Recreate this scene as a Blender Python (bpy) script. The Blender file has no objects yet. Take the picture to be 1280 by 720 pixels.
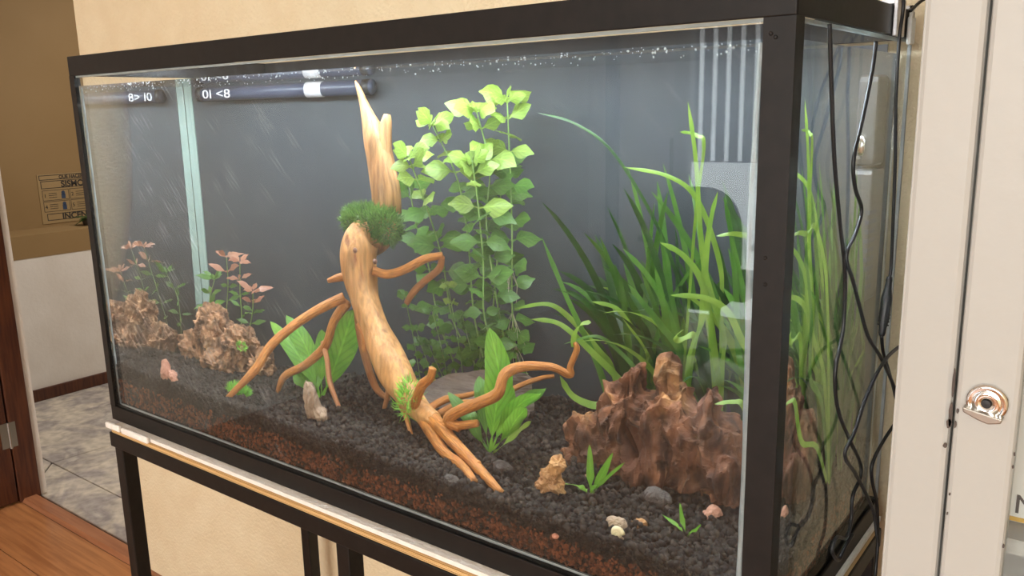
import bpy, bmesh, math, random
import numpy as np
from mathutils import Vector, Matrix, noise
random.seed(7); rng = np.random.default_rng(7)
SC = bpy.context.scene; COL = SC.collection
V = Vector

# ------------------------------------------------------------------ camera, world, light, exposure
F_PX, YAW, PITCH, ROLL = 1051.18, 0.6563, 0.2094, -0.0216
CAM = V((1.4422, -0.6916, 0.5005))
def cam_axes():
    cy, sy, cp, sp = math.cos(YAW), math.sin(YAW), math.cos(PITCH), math.sin(PITCH)
    f = V((-sy*cp, cy*cp, -sp)); r = V((cy, sy, 0)); u = r.cross(f)
    c, s = math.cos(ROLL), math.sin(ROLL)
    return c*r + s*u, -s*r + c*u, f
CR, CU, CF = cam_axes()
cd = bpy.data.cameras.new('camera'); cam = bpy.data.objects.new('camera', cd); COL.objects.link(cam)
cd.sensor_width = 36; cd.lens = F_PX/1280*36; cd.clip_start = .01
cam.matrix_world = Matrix(((CR.x, CU.x, -CF.x, CAM.x), (CR.y, CU.y, -CF.y, CAM.y), (CR.z, CU.z, -CF.z, CAM.z), (0, 0, 0, 1)))
SC.camera = cam
w = bpy.data.worlds.new('world'); SC.world = w; w.use_nodes = True
w.node_tree.nodes['Background'].inputs[0].default_value = (.75, .87, 1, 1)
w.node_tree.nodes['Background'].inputs[1].default_value = 1.0
def area_light(name, loc, rot, sx, sy, power, color):
    l = bpy.data.lights.new(name, 'AREA'); l.shape = 'RECTANGLE'; l.size = sx; l.size_y = sy; l.energy = power; l.color = color
    o = bpy.data.objects.new(name, l); COL.objects.link(o); o.location = loc; o.rotation_euler = rot; return o
area_light('window_daylight_offscreen', (1.75, -4.315, .775), (math.radians(90), 0, 0), 2.3, 1.15, 150, (1, .965, .91))
area_light('corridor_fill_offscreen', (-1.5, 1.75, 1.70), (0, 0, 0), .9, .7, 40, (1, .95, .88))  # added to light the corridor, actual source unseen
SC.view_settings.view_transform = 'Standard'; SC.view_settings.look = 'None'
SC.view_settings.exposure = 0.0; SC.view_settings.gamma = 1; SC.view_settings.use_curve_mapping = False
cy_ = SC.cycles
cy_.use_denoising = True; cy_.max_bounces = 14; cy_.diffuse_bounces = 4; cy_.glossy_bounces = 8
cy_.transmission_bounces = 10; cy_.transparent_max_bounces = 24; cy_.caustics_refractive = True; cy_.caustics_reflective = True
cy_.blur_glossy = .5; cy_.sample_clamp_indirect = 20.0

# ------------------------------------------------------------------ dimensions (metres; origin = front left bottom of the tank's glass opening)
TL, TW, TH = 1.2, .39, .569          # tank length, depth, height between rails
WY0, WY1, WX0, WX1, WZ = .0095, .3805, .0095, 1.1905, .553   # water body
FLOOR = -.825; WALL = .45; CEIL = 1.65
N_W = 1.33

def ray(px, py): return (CF + CR*((px-640)/F_PX) - CU*((py-360)/F_PX)).normalized()
def plane(px, py, ax, val):
    d = ray(px, py); i = 'xyz'.index(ax); return CAM + d*((val-CAM[i])/d[i])
def into_water(px, py):              # sight line after refraction at the front of the water
    d = ray(px, py); P = CAM + d*((WY0-CAM.y)/d.y); n = V((0, -1, 0)); e = 1/N_W
    c = -d.dot(n); return P, (d*e + n*(e*c - math.sqrt(1-e*e*(1-c*c)))).normalized()
def tank(px, py, Y):
    P, d = into_water(px, py); return P + d*((Y-P.y)/d.y)
def lerp_tab(t, x):
    for (a, u), (b, v) in zip(t, t[1:]):
        if x <= b: return u + (v-u)*max(0, (x-a)/(b-a))
    return t[-1][1]
ZB = [(0, .055), (.2, .052), (.4, .066), (.6, .09), (.9, .10), (1.2, .09)]
ZF = [(0, .076), (.3, .070), (.6, .060), (.9, .052), (1.2, .046)]
def bed(x, y):
    t = max(0, min(1, y/.38)); z = lerp_tab(ZF, x)*(1-t) + lerp_tab(ZB, x)*t
    return z + .007*noise.noise(V((x*9, y*9, 3.1))) + .003*noise.noise(V((x*25, y*25, 1.7)))
def on_bed(px, py):                  # where a sight line through the front glass meets the gravel
    P, d = into_water(px, py); t = 0
    for _ in range(600):
        q = P + d*t
        if q.z <= bed(q.x, q.y) or q.y > .365: return q
        t += .0015
    return q

# ------------------------------------------------------------------ materials
def _n(nt, t, **k):
    n = nt.nodes.new(t)
    for a, b in k.items(): setattr(n, a, b)
    return n
MATS = {}
def mat(name, c1, c2=None, scale=20, rough=.6, metal=0, bump=0, bscale=None, stretch=(1, 1, 1), coord='Object', detail=6, spec=.5,
        trans=0, lo=.35, hi=.65, c3=None, island=0, coat=0, dist=.0, fine=None, vein=0):
    if name in MATS: return MATS[name]
    m = bpy.data.materials.new(name); m.use_nodes = True; nt = m.node_tree; b = nt.nodes['Principled BSDF']; lk = nt.links.new
    b.inputs['Roughness'].default_value = rough; b.inputs['Metallic'].default_value = metal
    b.inputs['Specular IOR Level'].default_value = spec; b.inputs['Coat Weight'].default_value = coat
    tc = _n(nt, 'ShaderNodeTexCoord'); mp = _n(nt, 'ShaderNodeMapping'); mp.inputs['Scale'].default_value = stretch
    lk(tc.outputs[coord], mp.inputs[0])
    tex = _n(nt, 'ShaderNodeTexNoise'); tex.inputs['Scale'].default_value = scale; tex.inputs['Detail'].default_value = detail
    tex.inputs['Distortion'].default_value = dist
    lk(mp.outputs[0], tex.inputs[0])
    if c2 is None: c2 = tuple(x*.82 for x in c1)
    r = _n(nt, 'ShaderNodeValToRGB'); e = r.color_ramp.elements
    e[0].position = lo; e[0].color = (*c1, 1); e[1].position = hi; e[1].color = (*c2, 1)
    if c3: k = e.new(hi+.12); k.color = (*c3, 1)
    lk(tex.outputs['Fac'], r.inputs[0]); out = r.outputs[0]
    if island:
        g = _n(nt, 'ShaderNodeNewGeometry'); hs = _n(nt, 'ShaderNodeHueSaturation'); ma = _n(nt, 'ShaderNodeMapRange')
        ma.inputs['To Min'].default_value = 1-island; ma.inputs['To Max'].default_value = 1+island
        lk(g.outputs['Random Per Island'], ma.inputs[0]); lk(ma.outputs[0], hs.inputs['Value']); lk(out, hs.inputs['Color']); out = hs.outputs[0]
    def mul(col, fac):
        mm = _n(nt, 'ShaderNodeMix', data_type='RGBA', blend_type='MULTIPLY'); mm.inputs[0].default_value = 1; lk(col, mm.inputs[6]); lk(fac, mm.inputs[7]); return mm.outputs[2]
    if fine:
        tf = _n(nt, 'ShaderNodeTexNoise'); tf.inputs['Scale'].default_value = fine[0]; tf.inputs['Detail'].default_value = 5; lk(mp.outputs[0], tf.inputs[0])
        mr = _n(nt, 'ShaderNodeMapRange'); mr.inputs['From Min'].default_value = .36; mr.inputs['From Max'].default_value = .64
        mr.inputs['To Min'].default_value = 1-fine[1]; mr.inputs['To Max'].default_value = 1+fine[1]; lk(tf.outputs['Fac'], mr.inputs[0]); out = mul(out, mr.outputs[0])
    if vein:      # midrib and slanting side veins, from the leaf's own UVs
        uvn = _n(nt, 'ShaderNodeTexCoord'); su = _n(nt, 'ShaderNodeSeparateXYZ'); lk(uvn.outputs['UV'], su.inputs[0])
        M_ = lambda op, a, b2: (lambda q: ([lk(a, q.inputs[0]) if hasattr(a, 'links') else setattr(q.inputs[0], 'default_value', a), lk(b2, q.inputs[1]) if hasattr(b2, 'links') else setattr(q.inputs[1], 'default_value', b2)], q.outputs[0])[1])(_n(nt, 'ShaderNodeMath', operation=op))
        du = M_('ABSOLUTE', M_('SUBTRACT', su.outputs[0], .5), 0); ph = M_('SUBTRACT', M_('MULTIPLY', su.outputs[1], vein), M_('MULTIPLY', du, 14.0))
        sv = M_('POWER', M_('ABSOLUTE', M_('SINE', ph, 0), 0), 6.0); rib = M_('LESS_THAN', du, .035)
        out = mul(out, M_('ADD', M_('ADD', M_('MULTIPLY', sv, -.22), 1.05), M_('MULTIPLY', rib, .30)))
    lk(out, b.inputs['Base Color'])
    if bump:
        t2 = _n(nt, 'ShaderNodeTexNoise'); t2.inputs['Scale'].default_value = bscale or scale*3; t2.inputs['Detail'].default_value = 4
        lk(mp.outputs[0], t2.inputs[0]); bp = _n(nt, 'ShaderNodeBump'); bp.inputs['Strength'].default_value = min(1, bump); bp.inputs['Distance'].default_value = .004*max(1, bump)
        lk(t2.outputs['Fac'], bp.inputs['Height']); lk(bp.outputs[0], b.inputs['Normal'])
    if trans:
        tr = _n(nt, 'ShaderNodeBsdfTranslucent'); mx = _n(nt, 'ShaderNodeMixShader'); mx.inputs[0].default_value = trans
        lk(out, tr.inputs[0]); lk(b.outputs[0], mx.inputs[1]); lk(tr.outputs[0], mx.inputs[2]); lk(mx.outputs[0], nt.nodes['Material Output'].inputs[0])
    MATS[name] = m; return m
def mat_thin_glass(name, ior, dust=0, tint=(1, 1, 1), tir=False, gain=1.0):
    m = bpy.data.materials.new(name); m.use_nodes = True; nt = m.node_tree; lk = nt.links.new
    nt.nodes.remove(nt.nodes['Principled BSDF']); out = nt.nodes['Material Output']
    t = _n(nt, 'ShaderNodeBsdfTransparent'); t.inputs[0].default_value = (*tint, 1)
    g = _n(nt, 'ShaderNodeBsdfGlossy'); g.inputs['Roughness'].default_value = 0.0
    mx = _n(nt, 'ShaderNodeMixShader')
    if tir: fr = _n(nt, 'ShaderNodeFresnel'); fr.inputs[0].default_value = ior
    else:            # thin pane: Schlick reflectance, the same from both sides
        f0 = ((ior-1)/(ior+1))**2; ge = _n(nt, 'ShaderNodeNewGeometry'); dt = _n(nt, 'ShaderNodeVectorMath', operation='DOT_PRODUCT')
        lk(ge.outputs['Normal'], dt.inputs[0]); lk(ge.outputs['Incoming'], dt.inputs[1])
        ab = _n(nt, 'ShaderNodeMath', operation='ABSOLUTE'); lk(dt.outputs['Value'], ab.inputs[0])
        om = _n(nt, 'ShaderNodeMath', operation='SUBTRACT'); om.inputs[0].default_value = 1; lk(ab.outputs[0], om.inputs[1])
        pw_ = _n(nt, 'ShaderNodeMath', operation='POWER'); lk(om.outputs[0], pw_.inputs[0]); pw_.inputs[1].default_value = 5
        fr = _n(nt, 'ShaderNodeMath', operation='MULTIPLY_ADD'); lk(pw_.outputs[0], fr.inputs[0]); fr.inputs[1].default_value = gain*(1-f0); fr.inputs[2].default_value = f0
    lk(fr.outputs[0], mx.inputs[0]); lk(t.outputs[0], mx.inputs[1]); lk(g.outputs[0], mx.inputs[2]); res = mx.outputs[0]
    if dust:      # wiped-algae streaks and lime specks on the pane
        tc = _n(nt, 'ShaderNodeTexCoord'); mp = _n(nt, 'ShaderNodeMapping'); mp.inputs['Scale'].default_value = (5, 5, 75)
        m0 = _n(nt, 'ShaderNodeMapping'); m0.inputs['Rotation'].default_value = (0, math.radians(-48), 0); lk(tc.outputs['Object'], m0.inputs[0]); lk(m0.outputs[0], mp.inputs[0])
        n1 = _n(nt, 'ShaderNodeTexNoise'); n1.inputs['Scale'].default_value = 3; n1.inputs['Detail'].default_value = 5; lk(mp.outputs[0], n1.inputs[0])
        r1 = _n(nt, 'ShaderNodeMapRange'); r1.inputs['From Min'].default_value = .60; r1.inputs['From Max'].default_value = .78; lk(n1.outputs[0], r1.inputs[0])
        sx = _n(nt, 'ShaderNodeSeparateXYZ'); lk(tc.outputs['Object'], sx.inputs[0])
        ramp = _n(nt, 'ShaderNodeMapRange'); ramp.inputs['From Min'].default_value = .75; ramp.inputs['From Max'].default_value = .15
        ramp.inputs['To Min'].default_value = .12; ramp.inputs['To Max'].default_value = 1.0; lk(sx.outputs[0], ramp.inputs[0])
        mu = _n(nt, 'ShaderNodeMath', operation='MULTIPLY'); lk(r1.outputs[0], mu.inputs[0]); lk(ramp.outputs[0], mu.inputs[1])
        m2 = _n(nt, 'ShaderNodeMath', operation='MULTIPLY_ADD'); lk(mu.outputs[0], m2.inputs[0]); m2.inputs[1].default_value = dust*3.0; m2.inputs[2].default_value = dust*.10
        d = _n(nt, 'ShaderNodeBsdfDiffuse'); d.inputs[0].default_value = (.85, .88, .88, 1)
        tl = _n(nt, 'ShaderNodeBsdfTranslucent'); tl.inputs[0].default_value = (.85, .88, .88, 1)
        ad = _n(nt, 'ShaderNodeMixShader'); lk(d.outputs[0], ad.inputs[1]); lk(tl.outputs[0], ad.inputs[2])
        m3 = _n(nt, 'ShaderNodeMixShader'); lk(m2.outputs[0], m3.inputs[0]); lk(res, m3.inputs[1]); lk(ad.outputs[0], m3.inputs[2]); res = m3.outputs[0]
    lk(res, out.inputs[0]); return m
def mat_water():
    m = bpy.data.materials.new('water_body'); m.use_nodes = True; nt = m.node_tree; lk = nt.links.new
    nt.nodes.remove(nt.nodes['Principled BSDF'])
    g = _n(nt, 'ShaderNodeBsdfGlass'); g.inputs['Roughness'].default_value = 0; g.inputs['IOR'].default_value = N_W; g.inputs[0].default_value = (.97, .99, .985, 1)
    lk(g.outputs[0], nt.nodes['Material Output'].inputs[0]); return m
def mat_emit(name, c, s):
    m = bpy.data.materials.new(name); m.use_nodes = True; nt = m.node_tree
    nt.nodes.remove(nt.nodes['Principled BSDF']); e = _n(nt, 'ShaderNodeEmission'); e.inputs[0].default_value = (*c, 1); e.inputs[1].default_value = s
    nt.links.new(e.outputs[0], nt.nodes['Material Output'].inputs[0]); return m

M_BLACK = mat('black_painted_steel', (.006, .005, .0045), (.010, .008, .007), 60, .5, bump=.06, bscale=60, spec=.28)
M_STUCCO = mat('cream_stucco', (.745, .615, .41), (.78, .66, .455), 14, .85, bump=.9, bscale=120)
M_STUCCO2 = mat('white_plaster', (.74, .70, .65), (.66, .61, .55), 4, .8, bump=.3, bscale=60)
M_TAN = mat('tan_paint', (.25, .155, .060), (.27, .17, .07), 3, .7)
M_CEIL = mat('ceiling_paint', (.8, .78, .73), (.76, .74, .69), 3, .8)
M_WOODD = mat('dark_varnished_wood', (.045, .011, .005), (.095, .028, .010), 12, .4, stretch=(8, 8, .6), bump=.15, coat=.1)
M_PLANK = mat('laminate_plank', (.30, .115, .040), (.43, .185, .070), 9, .28, stretch=(.5, 9, 9), coat=.2, dist=.6)
M_THRESH = mat('threshold_wood', (.27, .10, .045), (.36, .15, .07), 9, .35, stretch=(.5, 9, 9))
M_STONE = mat('grey_flagstone', (.52, .46, .38), (.30, .265, .25), 6, .55, bump=.35, bscale=22, lo=.42, hi=.60, c3=(.46, .42, .37), dist=1.2, fine=(30, .18))
M_GROUT = mat('dark_joint', (.07, .06, .055), (.10, .09, .08), 20, .9)
M_PLY = mat('plywood_edge', (.74, .50, .23), (.60, .38, .16), 9, .6, stretch=(1, 1, 40), lo=.4, hi=.6)
M_PLY2 = mat('plywood_dark_ply', (.40, .25, .11), (.55, .36, .16), 9, .7, stretch=(1, 1, 40))
M_FOAM = mat('white_foam', (.86, .83, .78), (.80, .76, .70), 90, .7, bump=.5, bscale=220)
M_CAB = mat('cream_enamel', (.425, .425, .405), (.44, .44, .42), 3, .4, bump=.10, bscale=70, spec=.3)
M_CHROME = mat('chrome', (.8, .8, .8), (.78, .78, .78), 5, .06, metal=1)
M_BRASS = mat('dull_brass', (.36, .35, .32), (.42, .41, .38), 5, .3, metal=1)
M_RUB = mat('black_rubber', (.010, .010, .011), (.014, .014, .015), 50, .4)
M_BACK = mat('slate_background_sheet', (.027, .034, .043), (.034, .042, .050), 3, .55, stretch=(8, 8, 1))
M_SIL = mat('clear_silicone', (.42, .45, .45), (.54, .57, .57), 40, .25, trans=.5, bump=.4, bscale=80)
M_RIM = mat('glass_edge', (.40, .44, .43), (.52, .56, .55), 30, .3, trans=.5)
M_STRIP = mat('painted_glow_strip', (.22, .31, .29), (.28, .38, .35), 8, .4, stretch=(20, 20, 1))  # pale cyan base colour imitates light showing in the corner gap
M_GRAV = mat('black_lava_gravel', (.008, .0066, .0055), (.040, .029, .022), 160, .8, island=.85, spec=.22, hi=.7, c3=(.11, .062, .038))
M_REDG = mat('red_brown_gravel', (.10, .030, .012), (.19, .062, .025), 120, .8, island=.7, spec=.3, bump=.5, bscale=900)
M_WOOD = mat('orange_driftwood', (.36, .105, .012), (.50, .195, .034), 1.0, .55, coord='UV', stretch=(12, 30, 1), bump=.6, bscale=2.2, lo=.3, hi=.7, dist=.4, fine=(2.5, .3))
M_WOODT = mat('pale_driftwood_trunk', (.44, .175, .045), (.54, .27, .095), 1.0, .55, stretch=(46, 46, 8), bump=.8, bscale=2.0, lo=.22, hi=.62, dist=.6, c3=(.26, .075, .028), fine=(3.2, .22))
M_WOODK = mat('dark_knot_wood', (.10, .035, .02), (.17, .07, .04), 60, .7)
M_WOODU = mat('tan_driftwood_log', (.32, .135, .042), (.46, .24, .10), 1.0, .55, stretch=(50, 50, 7), bump=.6, bscale=2.0, lo=.3, hi=.7, dist=.5, fine=(3, .35))
M_WOODB = mat('brown_twig', (.30, .10, .030), (.42, .17, .055), 1.0, .6, coord='UV', stretch=(7, 30, 1), bump=.5, bscale=2)
M_ROCKR = mat('red_brown_dragon_stone', (.080, .031, .017), (.17, .070, .034), 16, .7, bump=.9, bscale=60, spec=.2, stretch=(1, 1, .55), lo=.36, hi=.60, c3=(.34, .17, .07), dist=.8, fine=(48, .65))
M_ROCKL = mat('tan_dragon_stone', (.17, .085, .048), (.33, .175, .095), 26, .8, spec=.2, bump=.9, bscale=80, lo=.36, hi=.6, c3=(.50, .31, .17), dist=.6, fine=(60, .6))
M_ROCKT = mat('ochre_stone', (.30, .13, .045), (.48, .25, .09), 38, .75, bump=.8, bscale=120, c3=(.24, .11, .05))
M_ROCKP = mat('pink_stone', (.42, .17, .11), (.56, .28, .19), 60, .7, bump=.5, c3=(.36, .15, .10))
M_ROCKG = mat('grey_brown_stone', (.22, .135, .085), (.36, .24, .155), 30, .75, stretch=(1, 1, .3), bump=.8, bscale=70)
M_ROCKD = mat('dark_stone', (.050, .040, .036), (.085, .066, .055), 50, .7, bump=.6, bscale=120)
M_SLATE = mat('slate_slab', (.15, .105, .085), (.25, .185, .145), 16, .7, stretch=(1, 3, 6), bump=.8, bscale=40)
M_SHELL = mat('cream_shell', (.72, .60, .36), (.62, .48, .25), 60, .35)
def leafmat(n, c, c2, tr=.42, vein=0): return mat(n, c, c2, 30, .38, trans=tr, lo=.35, hi=.68, bump=.2, bscale=160, spec=.4, vein=vein)
M_LY = leafmat('young_yellow_green_leaf', (.21, .34, .045), (.31, .43, .085), vein=16)
M_LM = leafmat('mid_green_leaf', (.085, .21, .032), (.14, .29, .05), vein=16)
M_LD = leafmat('old_dark_green_leaf', (.04, .10, .026), (.07, .145, .036), vein=16)
M_LS = leafmat('sword_leaf', (.13, .35, .028), (.24, .48, .05), vein=34)
M_LV = leafmat('ribbon_leaf', (.055, .165, .018), (.105, .25, .03))
M_LVD = leafmat('deep_green_ribbon_leaf', (.018, .065, .010), (.038, .115, .017))
M_LVY = leafmat('yellow_green_ribbon_leaf', (.17, .32, .03), (.27, .41, .055))
M_LR = leafmat('red_bronze_leaf', (.40, .16, .10), (.54, .27, .17), .35)
M_LB = leafmat('yellowing_leaf', (.55, .38, .07), (.40, .33, .06))
M_STEM = mat('plant_stem', (.16, .30, .06), (.22, .36, .09), 40, .5)
M_ROOT = mat('white_root', (.55, .52, .36), (.42, .42, .26), 40, .6)
M_MOSS = mat('moss_strand', (.06, .16, .022), (.15, .28, .055), 60, .6, island=.5, trans=.3)
M_TURF = mat('bright_turf_strand', (.16, .46, .035), (.28, .60, .07), 60, .6, island=.4, trans=.3)
M_BUB = mat('bubble_film', (.85, .92, 1), (.8, .88, 1), 5, .1)
M_FILT = mat('grey_filter_plastic', (.075, .073, .076), (.09, .088, .09), 8, .35)
M_TUBE = mat('blue_black_tube', (.05, .06, .10), (.06, .075, .12), 8, .3)
M_PALE = mat('pale_print', (.62, .62, .66), (.7, .7, .74), 20, .5)
M_ALU = mat('brushed_aluminium', (.55, .55, .57), (.62, .62, .64), 30, .35, metal=.8, stretch=(1, 1, 12))
M_WHITEP = mat('white_plastic', (.74, .73, .70), (.78, .77, .74), 8, .4)
M_PAPER = mat('tan_poster_paper', (.31, .21, .095), (.33, .225, .105), 5, .5)
M_INK = mat('black_ink', (.025, .02, .018), (.03, .025, .02), 5, .6)
M_BLUEI = mat('blue_ink', (.02, .04, .08), (.03, .05, .10), 5, .6)
M_CHAIR = mat('navy_upholstery', (.020, .038, .060), (.028, .048, .075), 90, .8, bump=.3)
M_CHIP = mat('bare_chipped_metal', (.06, .045, .038), (.09, .07, .06), 90, .7)
M_YEL = mat('yellow_pine', (.62, .36, .06), (.70, .44, .10), 8, .5, stretch=(1, 1, 12))
M_PANE = mat_thin_glass('aquarium_glass', 1.26, dust=.10, tint=(.985, .995, .99), gain=.5)
M_PANE2 = mat_thin_glass('side_aquarium_glass', 1.26, dust=.03, tint=(.985, .995, .99), gain=.25)
M_GLASS = mat_thin_glass('cabinet_glass', 1.4, tint=(.95, .97, .97))
M_WATER = mat_water()
M_SURF = mat_thin_glass('water_surface', 1.33)
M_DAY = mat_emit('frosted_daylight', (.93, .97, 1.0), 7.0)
M_LED = mat_emit('led_diffuser', (.80, .90, 1.0), 38)

# ------------------------------------------------------------------ mesh helpers
class MB:
    def __init__(s): s.v = []; s.f = []; s.uv = None
    def box(s, x0, x1, y0, y1, z0, z1):
        b = len(s.v); s.v += [(x, y, z) for z in (z0, z1) for y in (y0, y1) for x in (x0, x1)]
        for q in ((0, 2, 3, 1), (4, 5, 7, 6), (0, 1, 5, 4), (2, 6, 7, 3), (0, 4, 6, 2), (1, 3, 7, 5)): s.f.append(tuple(b+i for i in q))
        return s
    def prism(s, poly, ax, a, c):     # polygon extruded along axis ax from a to c
        b = len(s.v); n = len(poly)
        for h in (a, c):
            for (u, v) in poly: s.v.append({'x': (h, u, v), 'y': (u, h, v), 'z': (u, v, h)}[ax])
        s.f += [tuple(b+i for i in range(n)), tuple(b+n+i for i in reversed(range(n)))]
        s.f += [(b+i, b+n+i, b+n+(i+1) % n, b+(i+1) % n) for i in range(n)]; return s
    def tube(s, pts, rad, sides=10, rough=0, seed=0, freq=40, flat=1.0):
        P = [V(p) for p in pts]; n = len(P); rad = rad if hasattr(rad, '__len__') else [rad]*n
        b = len(s.v); t0 = (P[1]-P[0]).normalized(); a = t0.orthogonal().normalized(); ln = 0
        uv = []
        for i in range(n):
            t = (P[min(i+1, n-1)]-P[max(i-1, 0)]).normalized(); a = (a - t*a.dot(t)).normalized(); c = t.cross(a)
            if i: ln += (P[i]-P[i-1]).length
            for k in range(sides):
                th = 2*math.pi*k/sides; d = a*math.cos(th) + c*math.sin(th)*flat; r = rad[i]
                if rough: r *= 1 + rough*noise.noise(V((math.cos(th)*1.3+seed, math.sin(th)*1.3, ln*freq))) + rough*.6*noise.noise(V((math.cos(th)*3+seed, math.sin(th)*3, ln*freq*.35+9)))
                s.v.append(tuple(P[i]+d*r)); uv.append((k/sides, ln))
        for i in range(n-1):
            for k in range(sides):
                k2 = (k+1) % sides; s.f.append((b+i*sides+k, b+i*sides+k2, b+(i+1)*sides+k2, b+(i+1)*sides+k))
        s.f.append(tuple(b+k for k in reversed(range(sides)))); s.f.append(tuple(b+(n-1)*sides+k for k in range(sides)))
        s.uv = (s.uv or [(0, 0)]*b) + uv; return s
    def lathe(s, prof, org, axis, sides=24):
        axis = V(axis).normalized(); a = axis.orthogonal().normalized(); c = axis.cross(a); o = V(org); b = len(s.v); n = len(prof)
        for (r, h) in prof:
            for k in range(sides):
                th = 2*math.pi*k/sides; s.v.append(tuple(o + axis*h + (a*math.cos(th)+c*math.sin(th))*max(r, 1e-5)))
        for i in range(n-1):
            for k in range(sides):
                k2 = (k+1) % sides; s.f.append((b+i*sides+k, b+i*sides+k2, b+(i+1)*sides+k2, b+(i+1)*sides+k))
        s.f.append(tuple(b+k for k in reversed(range(sides)))); s.f.append(tuple(b+(n-1)*sides+k for k in range(sides))); return s
    def build(s, name, m, parent=None, smooth=False, bevel=0, seg=2):
        me = bpy.data.meshes.new(name); me.from_pydata(s.v, [], s.f)
        if s.uv and len(s.uv) == len(s.v):
            u = me.uv_layers.new(name='UVMap'); idx = np.zeros(len(me.loops), np.int32); me.loops.foreach_get('vertex_index', idx)
            u.data.foreach_set('uv', np.array(s.uv, np.float32)[idx].ravel())
        bm = bmesh.new(); bm.from_mesh(me); bmesh.ops.recalc_face_normals(bm, faces=bm.faces)
        if bevel: bmesh.ops.bevel(bm, geom=bm.edges[:], offset=bevel, segments=seg, profile=.5, affect='EDGES', clamp_overlap=True)
        bm.to_mesh(me); bm.free()
        return link(name, me, m, parent, smooth or bool(bevel and seg > 2))
def link(name, me, m, parent=None, smooth=False):
    me.materials.append(m); o = bpy.data.objects.new(name, me); COL.objects.link(o)
    if smooth: me.polygons.foreach_set('use_smooth', np.ones(len(me.polygons), bool))
    if parent is not None: o.parent = parent; o.matrix_parent_inverse = Matrix.Translation(-parent.location) if parent.type == 'EMPTY' else Matrix()
    return o
def thing(name, label, cat, loc, group=None):
    o = bpy.data.objects.new(name, None); COL.objects.link(o); o.location = loc; o.empty_display_size = .02
    return tag(o, label, cat, group)
def tag(o, label, cat, group=None, kind=None):
    o['label'] = label; o['category'] = cat
    if group: o['group'] = group
    if kind: o['kind'] = kind
    return o
def struct(o): o['kind'] = 'structure'; return o
def B(name, m, x0, x1, y0, y1, z0, z1, parent=None, bevel=0): return MB().box(x0, x1, y0, y1, z0, z1).build(name, m, parent, bevel=bevel)
def catmull(pts, k=6):
    P = [np.array(p, float) for p in pts]; out = []
    for i in range(len(P)-1):
        a, b, c, d = P[max(i-1, 0)], P[i], P[i+1], P[min(i+2, len(P)-1)]
        for j in range(k):
            t = j/k; out.append(.5*(2*b + (c-a)*t + (2*a-5*b+4*c-d)*t*t + (3*b-a-3*c+d)*t**3))
    out.append(P[-1]); return out
def text(name, body, size, m, parent, mw, ext=.0003, sx=1.0, bold=0.0):
    cu = bpy.data.curves.new(name, 'FONT'); cu.body = body; cu.size = size; cu.extrude = ext; cu.align_x = 'LEFT'; cu.offset = bold
    t = bpy.data.objects.new(name, cu); COL.objects.link(t); bpy.context.view_layer.update()
    me = bpy.data.meshes.new_from_object(t.evaluated_get(bpy.context.evaluated_depsgraph_get())); bpy.data.objects.remove(t)
    me.transform(mw @ Matrix.Diagonal((sx, 1, 1, 1))); return link(name, me, m, parent)

# ------------------------------------------------------------------ the room
struct(B('wall_back', M_STUCCO, -.865, 3.2, WALL, WALL+.13, FLOOR, CEIL))
struct(B('wall_left', M_STUCCO2, -1.84, -1.72, -4.3, WALL, FLOOR, CEIL))
jamb_wall = struct(B('wall_jamb', M_STUCCO2, -3.2, -1.645, .498, .522, FLOOR, CEIL))
struct(B('wall_lintel', M_STUCCO, -1.72, -.865, WALL, WALL+.13, 1.3, CEIL))
struct(B('wall_right', M_STUCCO, 3.2, 3.32, -4.3, .58, FLOOR, CEIL))
wb = struct(MB().box(-1.84, .55, -4.42, -4.3, .15, CEIL).box(2.95, 3.32, -4.42, -4.3, .15, CEIL).box(.55, 2.95, -4.42, -4.3, 1.4, CEIL).build('wall_front', M_STUCCO2))
struct(B('wall_front_dado', M_STUCCO2, -1.84, 3.32, -4.42, -4.295, FLOOR, .15))
struct(B('ceiling', M_CEIL, -3.2, 3.32, -4.42, .58, CEIL, CEIL+.1))
struct(MB().box(-3.2, -2.0, .58, 3.2, CEIL, CEIL+.1).box(-1.0, 3.32, .58, 3.2, CEIL, CEIL+.1).box(-2.0, -1.0, .58, 1.35, CEIL, CEIL+.1).box(-2.0, -1.0, 2.15, 3.2, CEIL, CEIL+.1).build('ceiling_corridor', M_CEIL))  # ceiling opening added to let the corridor light in
def window(name, x0, x1, y0, y1, z0, z1, along):
    f = MB(); t = .05
    if along == 'x':
        f.box(x0, x1, y0, y1, z0, z0+t).box(x0, x1, y0, y1, z1-t, z1).box(x0, x0+t, y0, y1, z0+t, z1-t).box(x1-t, x1, y0, y1, z0+t, z1-t).box((x0+x1)/2-t/2, (x0+x1)/2+t/2, y0, y1, z0+t, z1-t)
    else:
        f.box(x0, x1, y0, y1, z0, z0+t).box(x0, x1, y0, y1, z1-t, z1).box(x0, x1, y0, y0+t, z0+t, z1-t).box(x0, x1, y1-t, y1, z0+t, z1-t).box(x0, x1, (y0+y1)/2-t/2, (y0+y1)/2+t/2, z0+t, z1-t)
    o = struct(f.build(name, M_CAB)); xm, ym = (x0+x1)/2, (y0+y1)/2
    if along == 'x': B('pane', M_GLASS, x0+t, x1-t, ym-.003, ym+.003, z0+t, z1-t, o)
    else: B('pane', M_GLASS, xm-.003, xm+.003, y0+t, y1-t, z0+t, z1-t, o)
window('window_1', .55, 2.95, -4.40, -4.32, .15, 1.4, 'x')
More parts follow.
